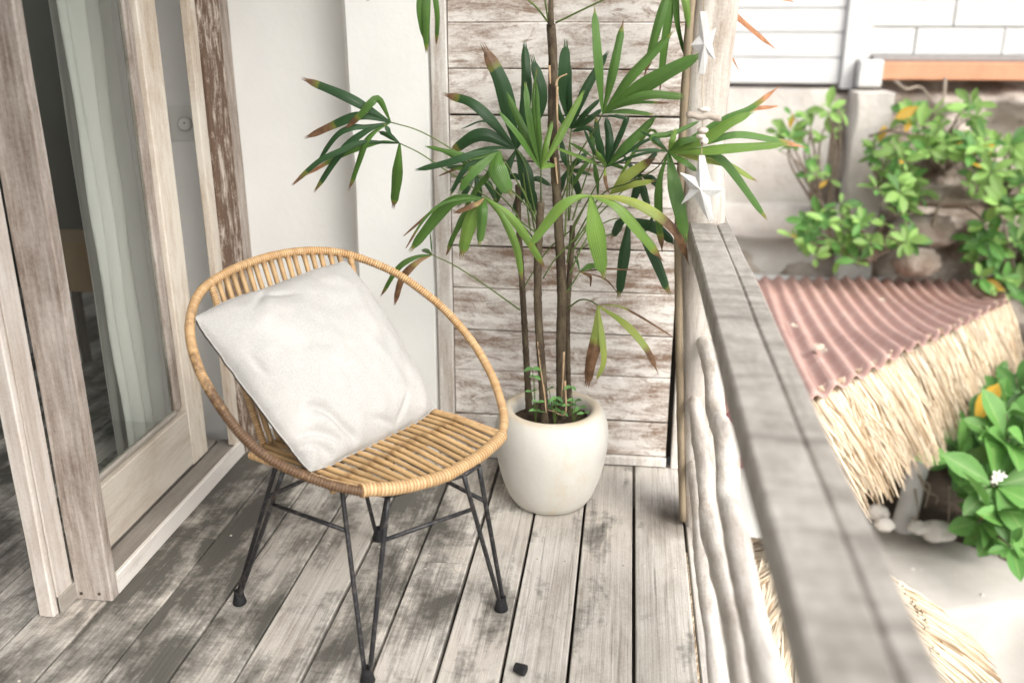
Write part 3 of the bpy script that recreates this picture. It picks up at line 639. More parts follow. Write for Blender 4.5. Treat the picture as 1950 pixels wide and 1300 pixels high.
# ================================================================== GARDEN: SHRUBS
def leaf_mesh(name, m, W, curl, tipw=.75):
    mb = MB(); nu, nv = 7, 4; V = []; U = []
    for i in range(nu+1):
        t = i/nu; wd = .5*W*max(.02, math.sin(math.pi*min(1, t**tipw)))**.8
        for j in range(nv+1):
            u = j/nv*2-1; V.append((u*wd, t, .16*W*abs(u)*math.sin(math.pi*t)-curl*t*t)); U.append(u)
    mb.add(V, [(i*(nv+1)+j, (i+1)*(nv+1)+j, (i+1)*(nv+1)+j+1, i*(nv+1)+j+1) for i in range(nu) for j in range(nv)], u=U)
    me = bpy.data.meshes.new(name); me.from_pydata(mb.v, [], mb.f); me.attributes.new('u', 'FLOAT', 'POINT').data.foreach_set('value', U)
    me.materials.append(m); me.polygons.foreach_set('use_smooth', [True]*len(me.polygons)); me.update(); return me
LA = [leaf_mesh('leaf', M['shrubA'], .46, c_, 1.25) for c_ in (.05, .2)]; LB = [leaf_mesh('leaf', M['shrubB'], .46, c_, 1.25) for c_ in (.08, .25)]
M['shrubC'] = shrub_leaf('shrub_leaf_mid', (.085, .225, .045), (.15, .31, .075), .25)
LC = [leaf_mesh('leaf', M['shrubC'], .50, c_, 1.25) for c_ in (.06, .2)]
LY = leaf_mesh('leaf', M['shrubY'], .42, .1, 1.25); LW = leaf_mesh('leaf', M['weed'], .5, .15)
def rosette(parent, c, n, size, up, mats, rg, flat=.35):
    up = up.normalized(); a0 = rg.random()*6.28
    x = up.orthogonal().normalized(); y = up.cross(x)
    for i in range(n):
        a = a0+i*2.4+rg.uniform(-.25, .25); el = flat+rg.uniform(-.45, .55)
        d = (x*math.cos(a)+y*math.sin(a))*math.cos(el)+up*math.sin(el)
        s = size*rg.choice((rg.uniform(.4, .7), rg.uniform(.7, 1.15), rg.uniform(.8, 1.15)))
        m4 = frame(c+d*size*.08, d, up+Vector((rg.gauss(0, .2), rg.gauss(0, .2), 0))) @ Matrix.Diagonal((s, s, s, 1))
        inst(LY if rg.random() < .02 else rg.choice(mats), 'leaf', m4, parent)
def shrub(name, label, root, clusters, seed, group=None):
    rg = random.Random(seed); o = empty(name, root, label, 'shrub', group)
    for (px, py, D, n, size, mats) in clusters:
        c = at_d(px, py, D); mid = Vector(root).lerp(c, .6)+Vector((rg.gauss(0, .06), .10+rg.gauss(0, .05), rg.uniform(0, .12)))
        P, _ = even(spline([Vector(root)+Vector((rg.gauss(0, .04), rg.gauss(0, .04), 0)), mid, c], 20), 12)
        MB().tube(P, [.016-.0011*i for i in range(12)], 6).build('twig', M['twig'], o, True)
        rosette(o, c, n, size, Vector((rg.gauss(0, .35), -.7+rg.gauss(0, .3), .8)), mats, rg)
    return o
def spread(rg, x0, x1, y0, y1, D, n, nl, size, mats, keep=None):
    out = []
    while len(out) < n:
        x, y = rg.uniform(x0, x1), rg.uniform(y0, y1)
        if keep and not keep(x, y): continue
        out.append((x, y, D+rg.uniform(-.25, .25), nl+rg.randrange(-1, 2), size*rg.uniform(.85, 1.15), mats))
    return out
q = random.Random(4)
rt = lambda x, y, D: at_d(x, y, D)
AB = LA+LA+LB
shrub('climbing_shrub', 'sparse light green sprig against the stucco wall above the railing', rt(1570, 420, 7.4), spread(q, 1480, 1600, 205, 350, 6.9, 18, 4, .125, AB, lambda x, y: abs(x-1545)+abs(y-270)*.8 < 110), 1)
shrub('rock_shrub', 'bushy green shrub just above the corrugated roof', rt(1640, 500, 7.2), spread(q, 1505, 1735, 385, 500, 6.7, 34, 5, .135, AB, lambda x, y: ((x-1625)/115)**2+((y-445)/62)**2 < 1), 2)
shrub('rock_shrub', 'pale leafed shrub at the corner of the buttress and rock', rt(1720, 400, 7.3), spread(q, 1655, 1765, 265, 400, 6.75, 26, 5, .135, LA+LA+LB[:1], lambda x, y: ((x-1705)/60)**2+((y-335)/75)**2 < 1), 3)
s4 = shrub('rock_shrub', 'shrub with two orange leaves under the terracotta beam', rt(1790, 330, 7.4), spread(q, 1725, 1890, 195, 300, 6.8, 28, 5, .145, LA+LA+LB[:1], lambda x, y: ((x-1810)/85)**2+((y-245)/55)**2 < 1), 4)
for (x0, y0, x1, y1) in ((1750, 203, 1712, 222), (1733, 225, 1726, 248)):
    a, b = at_d(x0, y0, 6.6), at_d(x1, y1, 6.6); L = (b-a).length*1.15
    inst(LY, 'leaf', frame(a, b-a, Vector((0, -1, .3))) @ Matrix.Diagonal((L, L, L, 1)), s4)
shrub('rock_shrub', 'glossy rosette shrub beside the frame edge under the beam', rt(1900, 420, 7.2), spread(q, 1845, 1990, 275, 400, 6.6, 28, 6, .15, AB), 5)
shrub('dense_shrub', 'dark green thicket behind the far end of the straw fringe', rt(1920, 560, 7.6), spread(q, 1850, 2120, 420, 560, 7.0, 48, 6, .15, LB+LA[:1], lambda x, y: x > 1850+max(0, 470-y)*.35), 6)
big = spread(q, 1835, 1985, 770, 1010, 4.9, 17, 6, .23, LC+LC+LB, lambda x, y: x > 1840+max(0, 830-y)*.1)
big += [(1826, 868, 4.75, 7, .23, LC+LA), (1893, 925, 4.55, 8, .26, LC), (1920, 850, 4.7, 7, .24, LC+LA), (1885, 975, 4.5, 6, .23, LC), (1940, 1000, 4.5, 6, .22, LC+LB), (1925, 1040, 4.4, 5, .18, LB)]
s7 = shrub('broadleaf_shrub', 'large glossy broad leafed shrub with white blossom beside the white pole', rt(1890, 1020, 5.15), big, 7)
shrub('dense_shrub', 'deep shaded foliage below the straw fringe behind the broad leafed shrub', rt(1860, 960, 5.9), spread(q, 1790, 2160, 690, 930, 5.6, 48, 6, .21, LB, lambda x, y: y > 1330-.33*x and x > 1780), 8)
fm = MB()
for i in range(5):
    a = i*1.257; d = Vector((math.cos(a), -.3, math.sin(a))).normalized(); fm.tube([Vector((0, 0, 0)), d*.014, d*.027], [.004, .010, .004], 6, True, .4)
for px, py in ((1896, 912), (1906, 905), (1898, 902)):
    c = at_d(px, py, 4.35 if py > 880 else 4.5); f2 = MB(); f2.v = [v+c for v in fm.v]; f2.f = fm.f; f2.build('blossom', M['flower'], s7, True)
# bare roots and vines on the bank
vn = empty('vine', rt(1800, 470, 7.2), 'bare grey vine stems climbing the rock bank', 'vine')
for P in (((1768, 480), (1795, 380), (1880, 330), (1960, 300)), ((1705, 155), (1725, 170), (1755, 168), (1790, 215)), ((1800, 150), (1795, 190), (1765, 235)), ((1655, 260), (1700, 245), (1740, 235)), ((1880, 500), (1870, 420), (1830, 390), (1780, 350)), ((1930, 510), (1915, 440), (1900, 400)), ((1660, 290), (1680, 250), (1760, 270), (1850, 345))):
    pts, _ = even(spline([at_d(x, y, 6.95+.1*math.sin(x)) for x, y in P], 40), 24); MB().tube(pts, [.014-.0003*i for i in range(24)], 6).build('stem', M['twig'], vn, True)
v2 = empty('root_tangle', rt(1770, 1000, 5.1), 'thin dry roots hanging beside the white pole', 'roots')
for P in (((1750, 905), (1765, 935), (1785, 945), (1782, 960)), ((1742, 930), (1748, 980), (1735, 1000)), ((1755, 915), (1770, 925), (1762, 965)), ((1735, 985), (1755, 995), (1768, 1003)), ((1808, 925), (1806, 1000))):
    pts, _ = even(spline([at_d(x, y, 5.0) for x, y in P], 30), 14); MB().tube(pts, [.007-.0003*i for i in range(14)], 6).build('root', M['twig'], v2, True)

# ================================================================== RATTAN CHAIR
CC = Vector((-.614, 1.981, .638)); HD = -.525
F_ = Vector((math.cos(HD), math.sin(HD), 0)); V_ = Vector((-math.sin(HD), math.cos(HD), 0)); Z_ = Vector((0, 0, 1))
def cl(f, v, z): return Vector((CC.x, CC.y, 0))+F_*f+V_*v+Z_*z
UH = -F_*math.cos(.585)+Z_*math.sin(.585); NH = V_.cross(UH)
ch = empty('rattan_chair', (CC.x, CC.y, 0), 'round rattan hoop chair on black steel hairpin legs', 'chair')
hoop_px = [(690,936),(620,920),(530,883),(470,838),(420,775),(380,705),(362,640),(366,590),(382,556),(410,532),(460,506),(520,487),(580,478),(640,480),(690,493),(750,518),(800,551),(850,593),(900,652),(935,712),(953,762),(960,800),(955,830)]
lip_px = [(686,934),(700,932),(760,928),(840,908),(900,877),(940,846),(956,828)]
def wrapped(pts, r, pitch, name, parent, soot=None, groove=.24, sides=10, taper=0):
    P = [Vector(p) for p in pts]; _, L = even(P, 4); turns = int(L/pitch); n = turns*5+1; P, L = even(P, n)
    rad, wv = [], []
    for i in range(n):
        fr = (i % 5)/5; q_ = math.sin(math.pi*fr)**.5 if fr else 0
        rad.append(r*(1-groove+groove*q_)*(1+.05*noise.noise(Vector((i*.06, r*99, 0)))+.05*noise.noise(Vector((i//5*7.3, 5, 0))))); wv.append(i/5+.0001)
    so_ = [soot(i/(n-1)) if soot else 0.0 for i in range(n)]
    return MB().tube(P, rad, sides, True, wrap=wv, soot=so_).build(name, M['wrap'], parent, True)
HP = [at_plane(x, y, CC, NH) for x, y in hoop_px]; hs_ = spline(HP, 500)
wrapped(hs_, .0112, .0066, 'hoop', ch, lambda t: .28*sm(.27, .16, t)+.16*sm(.45, .26, t)-.03)
LP = [at_plane(x, y, CC, NH) for x, y in lip_px]; ls_ = spline(LP, 200)
wrapped(ls_, .0155, .0085, 'front_edge', ch, lambda t: -.1, .10, 12)
def at_v(poly, v, lo=0, hi=None):
    best = min(poly[lo:hi], key=lambda p: abs((p-CC).dot(V_)-v)); return best
RF, RZ = -.13, .447
vR, vL = .199, -.228
for v in (vL, vR):
    e = at_v(ls_, v); wrapped([e, cl(.13, v, .459), cl(RF, v*1.0, RZ)], .0095, .0055, 'seat_side_rail', ch, lambda t: -.05)
def cane(name, pts, r, nodes=(), parent=ch, seed=0):
    P, L = even(spline(pts, 60), 40); nd = []; rad = []
    for i in range(40):
        t = i/39; k_ = max([math.exp(-((t-n_)/.018)**2) for n_ in nodes] or [0]); nd.append(min(1, k_)); rad.append(r*(1+.22*k_+.05*noise.noise(Vector((t*6, seed, 0)))))
    dk = [0.0]*40
    return MB().tube(P, rad, 8, True, node=nd, dark=dk).build(name, M['cane'], parent, True)
NS = 18
for i in range(NS):
    v = vL+.020+(vR-vL-.036)*i/(NS-1)+rnd.uniform(-.0015, .0015); e = at_v(ls_, v)+Z_*.004
    ef = (e-CC).dot(F_)
    cane('seat_slat', [e, cl(.155, v, .4645), cl(.02, v, .461), cl(RF, v, RZ+.006)], .0062+rnd.uniform(-.0006, .0006), ((ef-.150)/(ef-RF)+rnd.uniform(-.02, .02), (ef-.055)/(ef-RF)+rnd.uniform(-.02, .02)), seed=i)
for f in (.148, .03, -.118):
    cane('seat_cross_bar', [cl(f, vL-.004, .446), cl(f, 0, .447), cl(f, vR+.004, .446)], .0085, (.3, .7), seed=f*50)
top = hs_[170:370]
b0, b1 = -.182, .237
NB = 18
for i in range(NB):
    v = b0+(b1-b0)*i/(NB-1); e = at_v(top, v)
    low = cl(RF-.005, vL*.80+(vR*.95-vL*.80)*i/(NB-1), RZ)
    if i in (0, NB-1): wrapped([e, e.lerp(low, .5)-Z_*.004, low], .0088, .0055, 'back_side_rail', ch, lambda t: .02)
    else: cane('back_stick', [e, e.lerp(low, .5)-Z_*.006, low], .0068, (.03, .55+rnd.uniform(-.1, .1)), seed=i+40)
cane('back_cross_bar', [cl(RF-.012, vL*.85, RZ-.004), cl(RF-.012, 0, RZ-.004), cl(RF-.012, vR, RZ-.004)], .0085, (.4,), seed=3)
# steel legs
foot = dict(L=Vector((-.933, 1.90, 0)), F=Vector((-.531, 1.653, 0)), R=Vector((-.270, 1.955, 0)), B=Vector((-.662, 2.24, 0)))
tops = dict(L=((-.778, 1.850, .432), (-.748, 1.808, .432)), F=((-.597, 1.758, .432), (-.482, 1.722, .432)), R=((-.338, 1.838, .432), (-.312, 1.890, .432)), B=((-.545, 2.085, .432), (-.668, 2.06, .432)))
for k_ in 'LFRB':
    f = foot[k_]; a, b = (Vector(q_) for q_ in tops[k_]); up = Z_*.016
    sd1 = (a-b).normalized()*.007
    P = [a, f+up*1.6+sd1, f+up*.6+sd1*.7, f+up*.6-sd1*.7, f+up*1.6-sd1, b]
    lg = MB().tube([a.lerp(P[1], t/8) for t in range(9)]+P[2:4]+[P[4].lerp(b, t/8) for t in range(9)], .0058, 8).build('leg', M['steel'], ch, True)
    MB().lathe([(0, 0.0005), (.0165, .0005), (.0175, .004), (.0150, .014), (.0125, .026), (.0118, .038), (.0095, .0385), (.0, .033)], f, 20).build('foot_cap', M['rubber'], lg, 'auto')
ring = ['L0', 'L1', 'F0', 'F1', 'R0', 'R1', 'B0', 'B1']
rp_ = [Vector(tops[q_[0]][int(q_[1])]) for q_ in ring]
for a, b in zip(rp_, rp_[1:]+rp_[:1]): MB().tube([a, a.lerp(b, .5), b], .0055, 8).build('seat_frame_rod', M['steel'], ch, True)
for (a, i), (b, j) in ((('L', 1), ('F', 0)), (('F', 1), ('R', 0)), (('R', 1), ('B', 0)), (('B', 1), ('L', 0))):
    p0 = foot[a].lerp(Vector(tops[a][i]), .77); p1 = foot[b].lerp(Vector(tops[b][j]), .77); MB().tube([p0, p0.lerp(p1, .5), p1], .0052, 8).build('stretcher', M['steel'], ch, True)

# cushion
TL, TR_, BR, BL = cl(-.200, -.292, .790), cl(-.213, .180, .822), cl(.082, .190, .468), cl(.092, -.236, .468)
NC = (BR-TL).cross(TR_-BL).normalized()
if NC.dot(CAM-TL) < 0: NC = -NC
cu = empty('cushion', cl(.08, 0, .47), 'square cream linen cushion leaning in the rattan chair', 'cushion')
def pil(u, v, s):
    a, b = u*2-1, v*2-1
    cn = abs(a*b)**3
    aa = a*(1.03-.02*(1-b*b)-.055*cn); bb = b*(1.02-.02*(1-a*a)-.055*cn)
    rim = max(abs(a), abs(b))**6
    aa += rim*.022*noise.noise(Vector((a*2.6, b*2.6, 11)))+rim*.008*noise.noise(Vector((a*9, b*9, 5))); bb += rim*.022*noise.noise(Vector((a*2.6, b*2.6, 31)))+rim*.008*noise.noise(Vector((a*9, b*9, 15)))
    P = (TL*(1-aa)+TR_*(1+aa))*.25*(1+bb)+(BL*(1-aa)+BR*(1+aa))*.25*(1-bb)
    e = max(0, (1-abs(a)**2.4)*(1-abs(b)**2.4))
    h = .088*e**.58
    wr = (.009*noise.noise(Vector((a*2.2, b*2.2, s)))+.004*noise.noise(Vector((a*6, b*6, s))))*e**.3
    k_ = sm(.75, 0, math.hypot(a+1.0, b+1.0))                         # gathers in the lower near corner
    wr += .015*k_*e**.25*math.sin(13*math.hypot(a+1.05, b+.9)+3*noise.noise(Vector((a*2, b*2, 4))))
    k2 = sm(.5, 0, abs(b-1)); wr += .004*k2*e**.3*math.sin(a*15+2*noise.noise(Vector((a*3, 2, 2))))
    k3 = sm(.45, 0, abs(b+1)); wr += .005*k3*e**.3*math.sin(a*17+1)
    dc = math.hypot(a+1.02, b+1.0)+.10*noise.noise(Vector((a*2.4, b*2.4, 6)))
    for d0, wd_c, dp, lo, hi in ((.62, .045, .016, .15, 1.1), (.44, .035, .013, .3, 1.3), (.30, .03, .010, .1, 1.5)):
        an = math.atan2(b+1.0, a+1.02); wr -= dp*math.exp(-((dc-d0)/wd_c)**2)*sm(lo-.15, lo+.15, an)*sm(hi+.15, hi-.15, an)*e**.2
    for ax_, bx_, sl_, ln_ in ((-.35, .86, .5, .16), (-.18, .80, -.4, .14), (.35, -.82, .7, .15), (.05, -.86, -.5, .16), (-.86, .2, 1.6, .13)):
        q1 = (a-ax_)*math.cos(sl_)+(b-bx_)*math.sin(sl_); q2 = -(a-ax_)*math.sin(sl_)+(b-bx_)*math.cos(sl_); wr -= .008*math.exp(-(q1/ln_)**2-(q2/.032)**2)
    edge = .004*noise.noise(Vector((a*4, b*4, 9)))
    return P+NC*(s*(h+wr)+edge*.6-.012*(1-e)*0)
N_ = 110
for s, nm in ((1, 'front_cover'), (-1, 'back_cover')):
    MB().grid(lambda u, v: pil(u, v, s), N_, N_).build(nm, M['linen'] if s > 0 else M['linen'], cu, True)
per = [(i/N_, 0) for i in range(N_)]+[(1, i/N_) for i in range(N_)]+[(1-i/N_, 1) for i in range(N_)]+[(0, 1-i/N_) for i in range(N_+1)]
MB().tube([pil(u, v, 1)-NC*.0016 for u, v in per], .0019, 6, False).build('seam', M['linen'], cu, True)
MB().tube([pil(0, 1-i/N_, 1)-NC*.005 for i in range(2, N_-2)], .0028, 6).build('dark_edge_tube', M['edge_tube'], cu, True)  # thin dark tube just behind one side edge of the cushion

# ================================================================== POT AND PALM
PC = Vector((-.195, 2.54, 0))
prof = [(0, .001), (.100, .001), (.114, .006), (.130, .030), (.149, .080), (.162, .135), (.170, .19), (.1715, .225), (.168, .255), (.160, .282), (.150, .299), (.143, .307), (.134, .310), (.124, .307), (.117, .300), (.114, .280), (.112, .24)]
mb = MB(); mb.lathe(prof, PC, 72, .012); mb.a['rim'] = [(.75*sm(.296, .308, prof[i % len(prof)][1]) if i % len(prof) > 8 else 0)*(.5+.5*noise.noise(Vector((i*.01, 3, 1)))+.25) for i in range(len(mb.v))]
pot = empty('plant_pot', PC, 'rounded cream concrete plant pot on the deck', 'pot')
mb.build('pot_body', M['pot'], pot, True)
SZ = .268
mb = MB(); mb.grid(lambda u, v: (PC.x+.115*u*math.cos(v*2*math.pi), PC.y+.115*u*math.sin(v*2*math.pi), SZ+.012*noise.fractal(Vector((u*3*math.cos(v*6.283), u*3*math.sin(v*6.283), 1)), 1, 2, 4)+.010*(1-u)), 16, 40); mb.build('soil', M['soil'], pot, True)

palm = empty('palm', (PC.x, PC.y, SZ), 'tall potted lady palm with fan leaves and browned tips', 'plant')
def stem(px, Y0, Y1, r0, r1, seed):
    n = len(px); P = [at_y(x, y, Y0+(Y1-Y0)*i/(n-1)) for i, (x, y) in enumerate(px)]; P[0].z = SZ-.02
    pts, L = even(spline(P, 120), 90); rad = []
    for i in range(90):
        t = i/89; ringv = .10*max(0, math.sin(t*L/.022*2*math.pi))**6
        rad.append((r0+(r1-r0)*t)*(1+ringv+.13*noise.noise(Vector((i*.35, seed, 0)))))
    MB().tube(pts, rad, 12).build('cane', M['stem'], palm, True); return pts
s1 = stem([(1070, 775), (1068, 650), (1070, 560), (1065, 450), (1058, 330), (1052, 250), (1053, 120), (1049, 46)], 2.545, 2.52, .0150, .0118, 1)
s2 = stem([(1038, 790), (1033, 720), (1025, 600), (1024, 500), (1027, 440), (1030, 386)], 2.49, 2.47, .0130, .0105, 2)
s3 = stem([(1009, 745), (1000, 640), (993, 520), (988, 430), (986, 352)], 2.56, 2.58, .0105, .0075, 3)
s4_ = stem([(1084, 770), (1080, 640), (1082, 560), (1088, 480), (1090, 430)], 2.57, 2.56, .0095, .008, 4)
MB().tube([at_y(x, y, 2.50) for x, y in ((1049, 48), (1049, 20), (1050, -30))], [.0085, .007, .006], 8).build('cane', M['stem'], palm, True)
for px, Y in ((((1025, 650), (1030, 700), (1037, 750), (1040, 785)), 2.475), (((1074, 670), (1072, 720), (1070, 760)), 2.53), (((1076, 725), (1077, 788), (1055, 783), (1036, 778)), 2.49), (((1059, 165), (1063, 150), (1080, 141)), 2.50), (((1061, 165), (1061, 215), (1063, 250)), 2.505), (((1057, 300), (1060, 330), (1062, 350)), 2.51), (((1046, 125), (1047, 140), (1048, 160)), 2.505)):
    pts, _ = even(spline([at_y(x, y, Y) for x, y in px], 20), 12); MB().tube(pts, [.0045-.0002*i for i in range(12)], 6, True, .5).build('dry_sheath', M['sheath'], palm, True)

def leaflet(parent, pts, width, mat, dry, rg, blunt=.45):
    P, L = even(spline(pts, 60), 22); V = []; A = dict(t=[], u=[], dry=[])
    hint = Vector((rg.gauss(0, .35), -1, .55+rg.gauss(0, .35)))
    for i, p in enumerate(P):
        t = i/21; T = (P[min(i+1, 21)]-P[max(i-1, 0)]).normalized()
        n_ = (hint-T*hint.dot(T)).normalized(); sd2 = T.cross(n_)
        wd = .5*width*min(1, .16+1.9*t**.9)*(1-.22*sm(.5, .85, t))*(1-(1-blunt)*sm(.86, 1.0, t))
        for j in range(7):
            u = j/3-1; tip = 0
            if i == 21: tip = (.012 if j % 2 else -.008)*(width/.03)
            z = -abs(u)*wd*.30+(.10*wd if j % 2 else 0)+.25*wd*noise.noise(Vector((t*3, rg.random()*0+width*90, 2)))
            V.append(p+sd2*u*wd+n_*z+T*tip); A['t'].append(t); A['u'].append(u); A['dry'].append(dry)
    MB().add(V, [(i*7+j, (i+1)*7+j, (i+1)*7+j+1, i*7+j+1) for i in range(21) for j in range(6)], **A).build('leaflet', M[mat], parent, True)
def fan(hub, Y, pet, blades, mat, seed, depth=.07, wk=1.0):
    """hub, tips and mid points are read off the photograph; Y is the depth of the hub"""
    rg = random.Random(seed); H = at_y(hub[0], hub[1], Y)
    n = len(pet); PP = [H]+[at_y(x, y, Y+(2.54-Y)*(i+1)/n) for i, (x, y) in enumerate(pet)]
    pts, L = even(spline(PP, 40), 26)
    lf = MB().tube(pts, [.0017+.0010*i/25 for i in range(26)], 6).build('leaf', M['petiole'], palm, True)
    for b in blades:
        px, w_, kw = b[0], b[1], (b[2] if len(b) > 2 else {})
        dy = kw.get('dy', rg.uniform(-depth, depth)); Q = [H]
        for i, (x, y) in enumerate(px):
            t = (i+1)/len(px); Q.append(at_y(x, y, min(2.765, Y+dy*t-.02*math.sin(math.pi*t))))
        if len(px) == 1: Q.insert(1, H.lerp(Q[-1], .5)+Vector((0, -.004, .006)))
        leaflet(lf, Q, w_*wk*.85, kw.get('m', mat), kw.get('dry', rg.uniform(.95, 1.12)), rg, kw.get('bl', .45))
D_ = lambda **k_: k_
fan((744, 233), 2.47, [(800, 250), (870, 290), (960, 350), (1040, 430)], [
    ([(665, 187), (580, 151)], .031, D_(dry=.86)), ([(722, 190), (706, 196), (690, 215), (660, 243)], .024, D_(dry=.78, m='leafM')), ([(697, 221), (660, 226), (584, 261)], .030, D_(dry=.66)),
    ([(700, 240), (669, 242), (639, 258), (605, 306)], .026, D_(dry=.99, bl=.15)), ([(701, 247), (651, 286), (600, 362)], .028, D_(dry=.93)), ([(713, 250), (690, 281), (665, 358)], .033, D_(dry=.91, m='leafM'))], 'leafD', 1)
fan((761, 273), 2.44, [(800, 292), (850, 325), (920, 370), (1030, 450)], [
    ([(757, 320), (749, 393)], .036, D_(dry=.90, m='leafM')), ([(725, 270), (665, 287), (616, 312), (585, 331)], .024, D_(dry=.74, m='leafT')), ([(690, 272), (646, 289), (605, 309), (558, 351)], .019, D_(dry=.86)),
    ([(743, 252), (733, 238)], .020), ([(722, 251)], .018)], 'leafD', 2)
fan((823, 485), 2.48, [(870, 508), (927, 545), (990, 590)], [
    ([(791, 489), (757, 510), (726, 561)], .024, D_(dry=.9)), ([(795, 499), (766, 530), (752, 578)], .024, D_(dry=.3, m='leafX')), ([(803, 476)], .016), ([(821, 465), (819, 443)], .006)], 'leafM', 3)
fan((950, 287), 2.40, [(975, 330), (1000, 372), (1023, 430)], [
    ([(945, 315), (957, 345), (973, 369)], .058, D_(dry=.96, m='leafM', bl=.25)), ([(905, 292), (860, 307), (794, 323)], .024, D_(m='leafD')), ([(905, 300), (860, 290), (812, 279)], .016, D_(m='leafM')),
    ([(900, 312), (880, 330), (859, 370)], .018, D_(m='leafD')), ([(900, 308), (836, 335)], .009, D_(dry=.7)), ([(905, 318), (868, 322)], .014, D_(m='leafB')), ([(900, 330), (875, 365)], .028, D_(m='leafM')), ([(930, 330), (905, 360), (880, 405)], .026, D_(m='leafM')), ([(915, 320), (868, 300), (825, 278)], .013, D_(m='leafM'))], 'leafM', 4)
fan((923, 377), 2.33, [(960, 400), (1005, 440), (1024, 470)], [
    ([(880, 372), (845, 385), (769, 449)], .010, D_(dry=.55, m='leafM')), ([(868, 382), (838, 405), (783, 475)], .036, D_(dry=.97)), ([(850, 385), (810, 415), (773, 472)], .009, D_(dry=.8)),
    ([(895, 395), (873, 430), (852, 471)], .020), ([(903, 400), (892, 430), (879, 484)], .046, D_(dry=.94, m='leafB')), ([(918, 400), (913, 464)], .034, D_(dry=.98)), ([(955, 412), (982, 470), (993, 529)], .027, D_(dry=.94, m='leafB')),
    ([(965, 405), (1000, 450), (1036, 508)], .026, D_(dry=.90, m='leafB')), ([(885, 405), (868, 440), (850, 485)], .016, D_(dry=.85)), ([(900, 390), (866, 405)], .022, D_(dry=.4, m='leafX'))], 'leafM', 5)
fan((1030, 322), 2.44, [(1030, 350), (1030, 386)], [
    ([(1000, 255), (966, 179)], .025), ([(990, 260), (951, 213)], .021), ([(1009, 225), (1001, 161)], .025), ([(1024, 240), (1021, 161)], .020), ([(1015, 200), (1022, 131)], .010), ([(1038, 280), (1050, 234)], .022, D_(m='leafB', bl=.7)),
    ([(1065, 260), (1110, 176)], .026, D_(m='leafB')), ([(1057, 314)], .020, D_(m='leafB'))], 'leafM', 6, .08)
fan((983, 284), 2.67, [(1000, 314), (1012, 370), (1027, 440)], [
    ([(957, 165), (923, 92)], .056, D_(dry=.80)), ([(909, 203), (848, 180)], .036, D_(dry=.86)), ([(930, 232), (879, 245)], .008), ([(916, 257), (858, 290)], .044, D_(dry=.88)), ([(930, 282), (840, 311)], .020), ([(1001, 180), (999, 84)], .040), ([(1030, 190), (1015, 113)], .044), ([(1000, 330), (1012, 400)], .05), ([(960, 330), (940, 390)], .04)], 'leafD', 7, .05)
fan((1088, 245), 2.66, [(1082, 300), (1080, 360), (1076, 450)], [
    ([(1075, 150), (1078, 84)], .046), ([(1115, 170), (1156, 101)], .032), ([(1115, 215), (1142, 189)], .020), ([(1120, 228), (1146, 208)], .022), ([(1068, 225), (1060, 195)], .02), ([(1081, 180), (1084, 120)], .03)], 'leafD', 8, .05)
fan((1148, 216), 2.36, [(1130, 250), (1100, 300), (1068, 385)], [
    ([(1140, 110), (1132, 15)], .030, D_(dry=.965, bl=.12)), ([(1168, 130), (1186, 43)], .028, D_(dry=.92, bl=.15)), ([(1205, 140), (1280, 62)], .034, D_(dry=.97, bl=.3)), ([(1244, 153), (1332, 106)], .046), ([(1190, 196), (1237, 181), (1297, 184)], .027, D_(bl=.9)), ([(1205, 196), (1274, 196)], .010, D_(dry=.8)), ([(1190, 211), (1242, 217)], .018)], 'leafM', 9, .06)
fan((1153, 319), 2.50, [(1140, 345), (1115, 390), (1090, 440)], [
    ([(1195, 275), (1247, 223)], .032), ([(1175, 270), (1198, 221)], .018, D_(m='leafD')), ([(1160, 270), (1154, 224)], .028, D_(m='leafD')), ([(1140, 270), (1135, 224)], .022, D_(m='leafD')), ([(1143, 272), (1121, 245), (1090, 250)], .018, D_(m='leafD')),
    ([(1222, 272), (1280, 249)], .012, D_(m='leafD')), ([(1110, 300), (1058, 281)], .016, D_(m='leafB')), ([(1153, 345), (1160, 368)], .012, D_(dry=.35, m='leafY')), ([(1142, 302), (1136, 290)], .026, D_(m='leafB')), ([(1190, 235), (1180, 222), (1160, 220)], .018, D_(m='leafD')), ([(1215, 295), (1270, 285)], .010, D_(m='leafD')), ([(1130, 285), (1112, 246)], .012, D_(m='leafD'))], 'leafM', 10)
fan((1162, 369), 2.53, [(1140, 395), (1095, 460)], [([(1195, 335), (1242, 303)], .034, D_(dry=.84)), ([(1200, 352), (1245, 344)], .024, D_(dry=.95)), ([(1235, 250), (1262, 285)], .012, D_(m='leafB'))], 'leafY', 11)
fan((1273, 289), 2.27, [(1248, 322), (1198, 348), (1145, 372), (1092, 460)], [
    ([(1375, 229), (1430, 205), (1483, 165)], .019, D_(dry=.78, m='leafT', bl=.1)), ([(1340, 262), (1414, 213), (1480, 202)], .017, D_(dry=.68, m='leafT')), ([(1340, 265), (1385, 235), (1432, 213)], .034, D_(m='leafB')), ([(1345, 270), (1414, 256), (1533, 280)], .021, D_(dry=.82, m='leafT', bl=.1)),
    ([(1335, 287), (1400, 280), (1497, 274)], .032, D_(m='leafB')), ([(1330, 289), (1380, 308), (1459, 415)], .027, D_(dry=.95)), ([(1330, 300), (1386, 312), (1439, 343)], .026, D_(dry=.93, m='leafY')), ([(1255, 345), (1254, 420), (1261, 478)], .026, D_(dry=.80, bl=.1)), ([(1284, 345), (1295, 400), (1306, 453)], .042, D_(dry=1.0, m='leafM')),
    ([(1300, 305), (1328, 326)], .02), ([(1280, 268), (1286, 246)], .017, D_(m='leafB')), ([(1240, 285), (1200, 289)], .010, D_(m='leafD')), ([(1250, 265), (1220, 250)], .012, D_(m='leafD')), ([(1240, 262), (1280, 255), (1330, 232)], .016), ([(1295, 270), (1330, 262)], .022)], 'leafM', 12, .05)
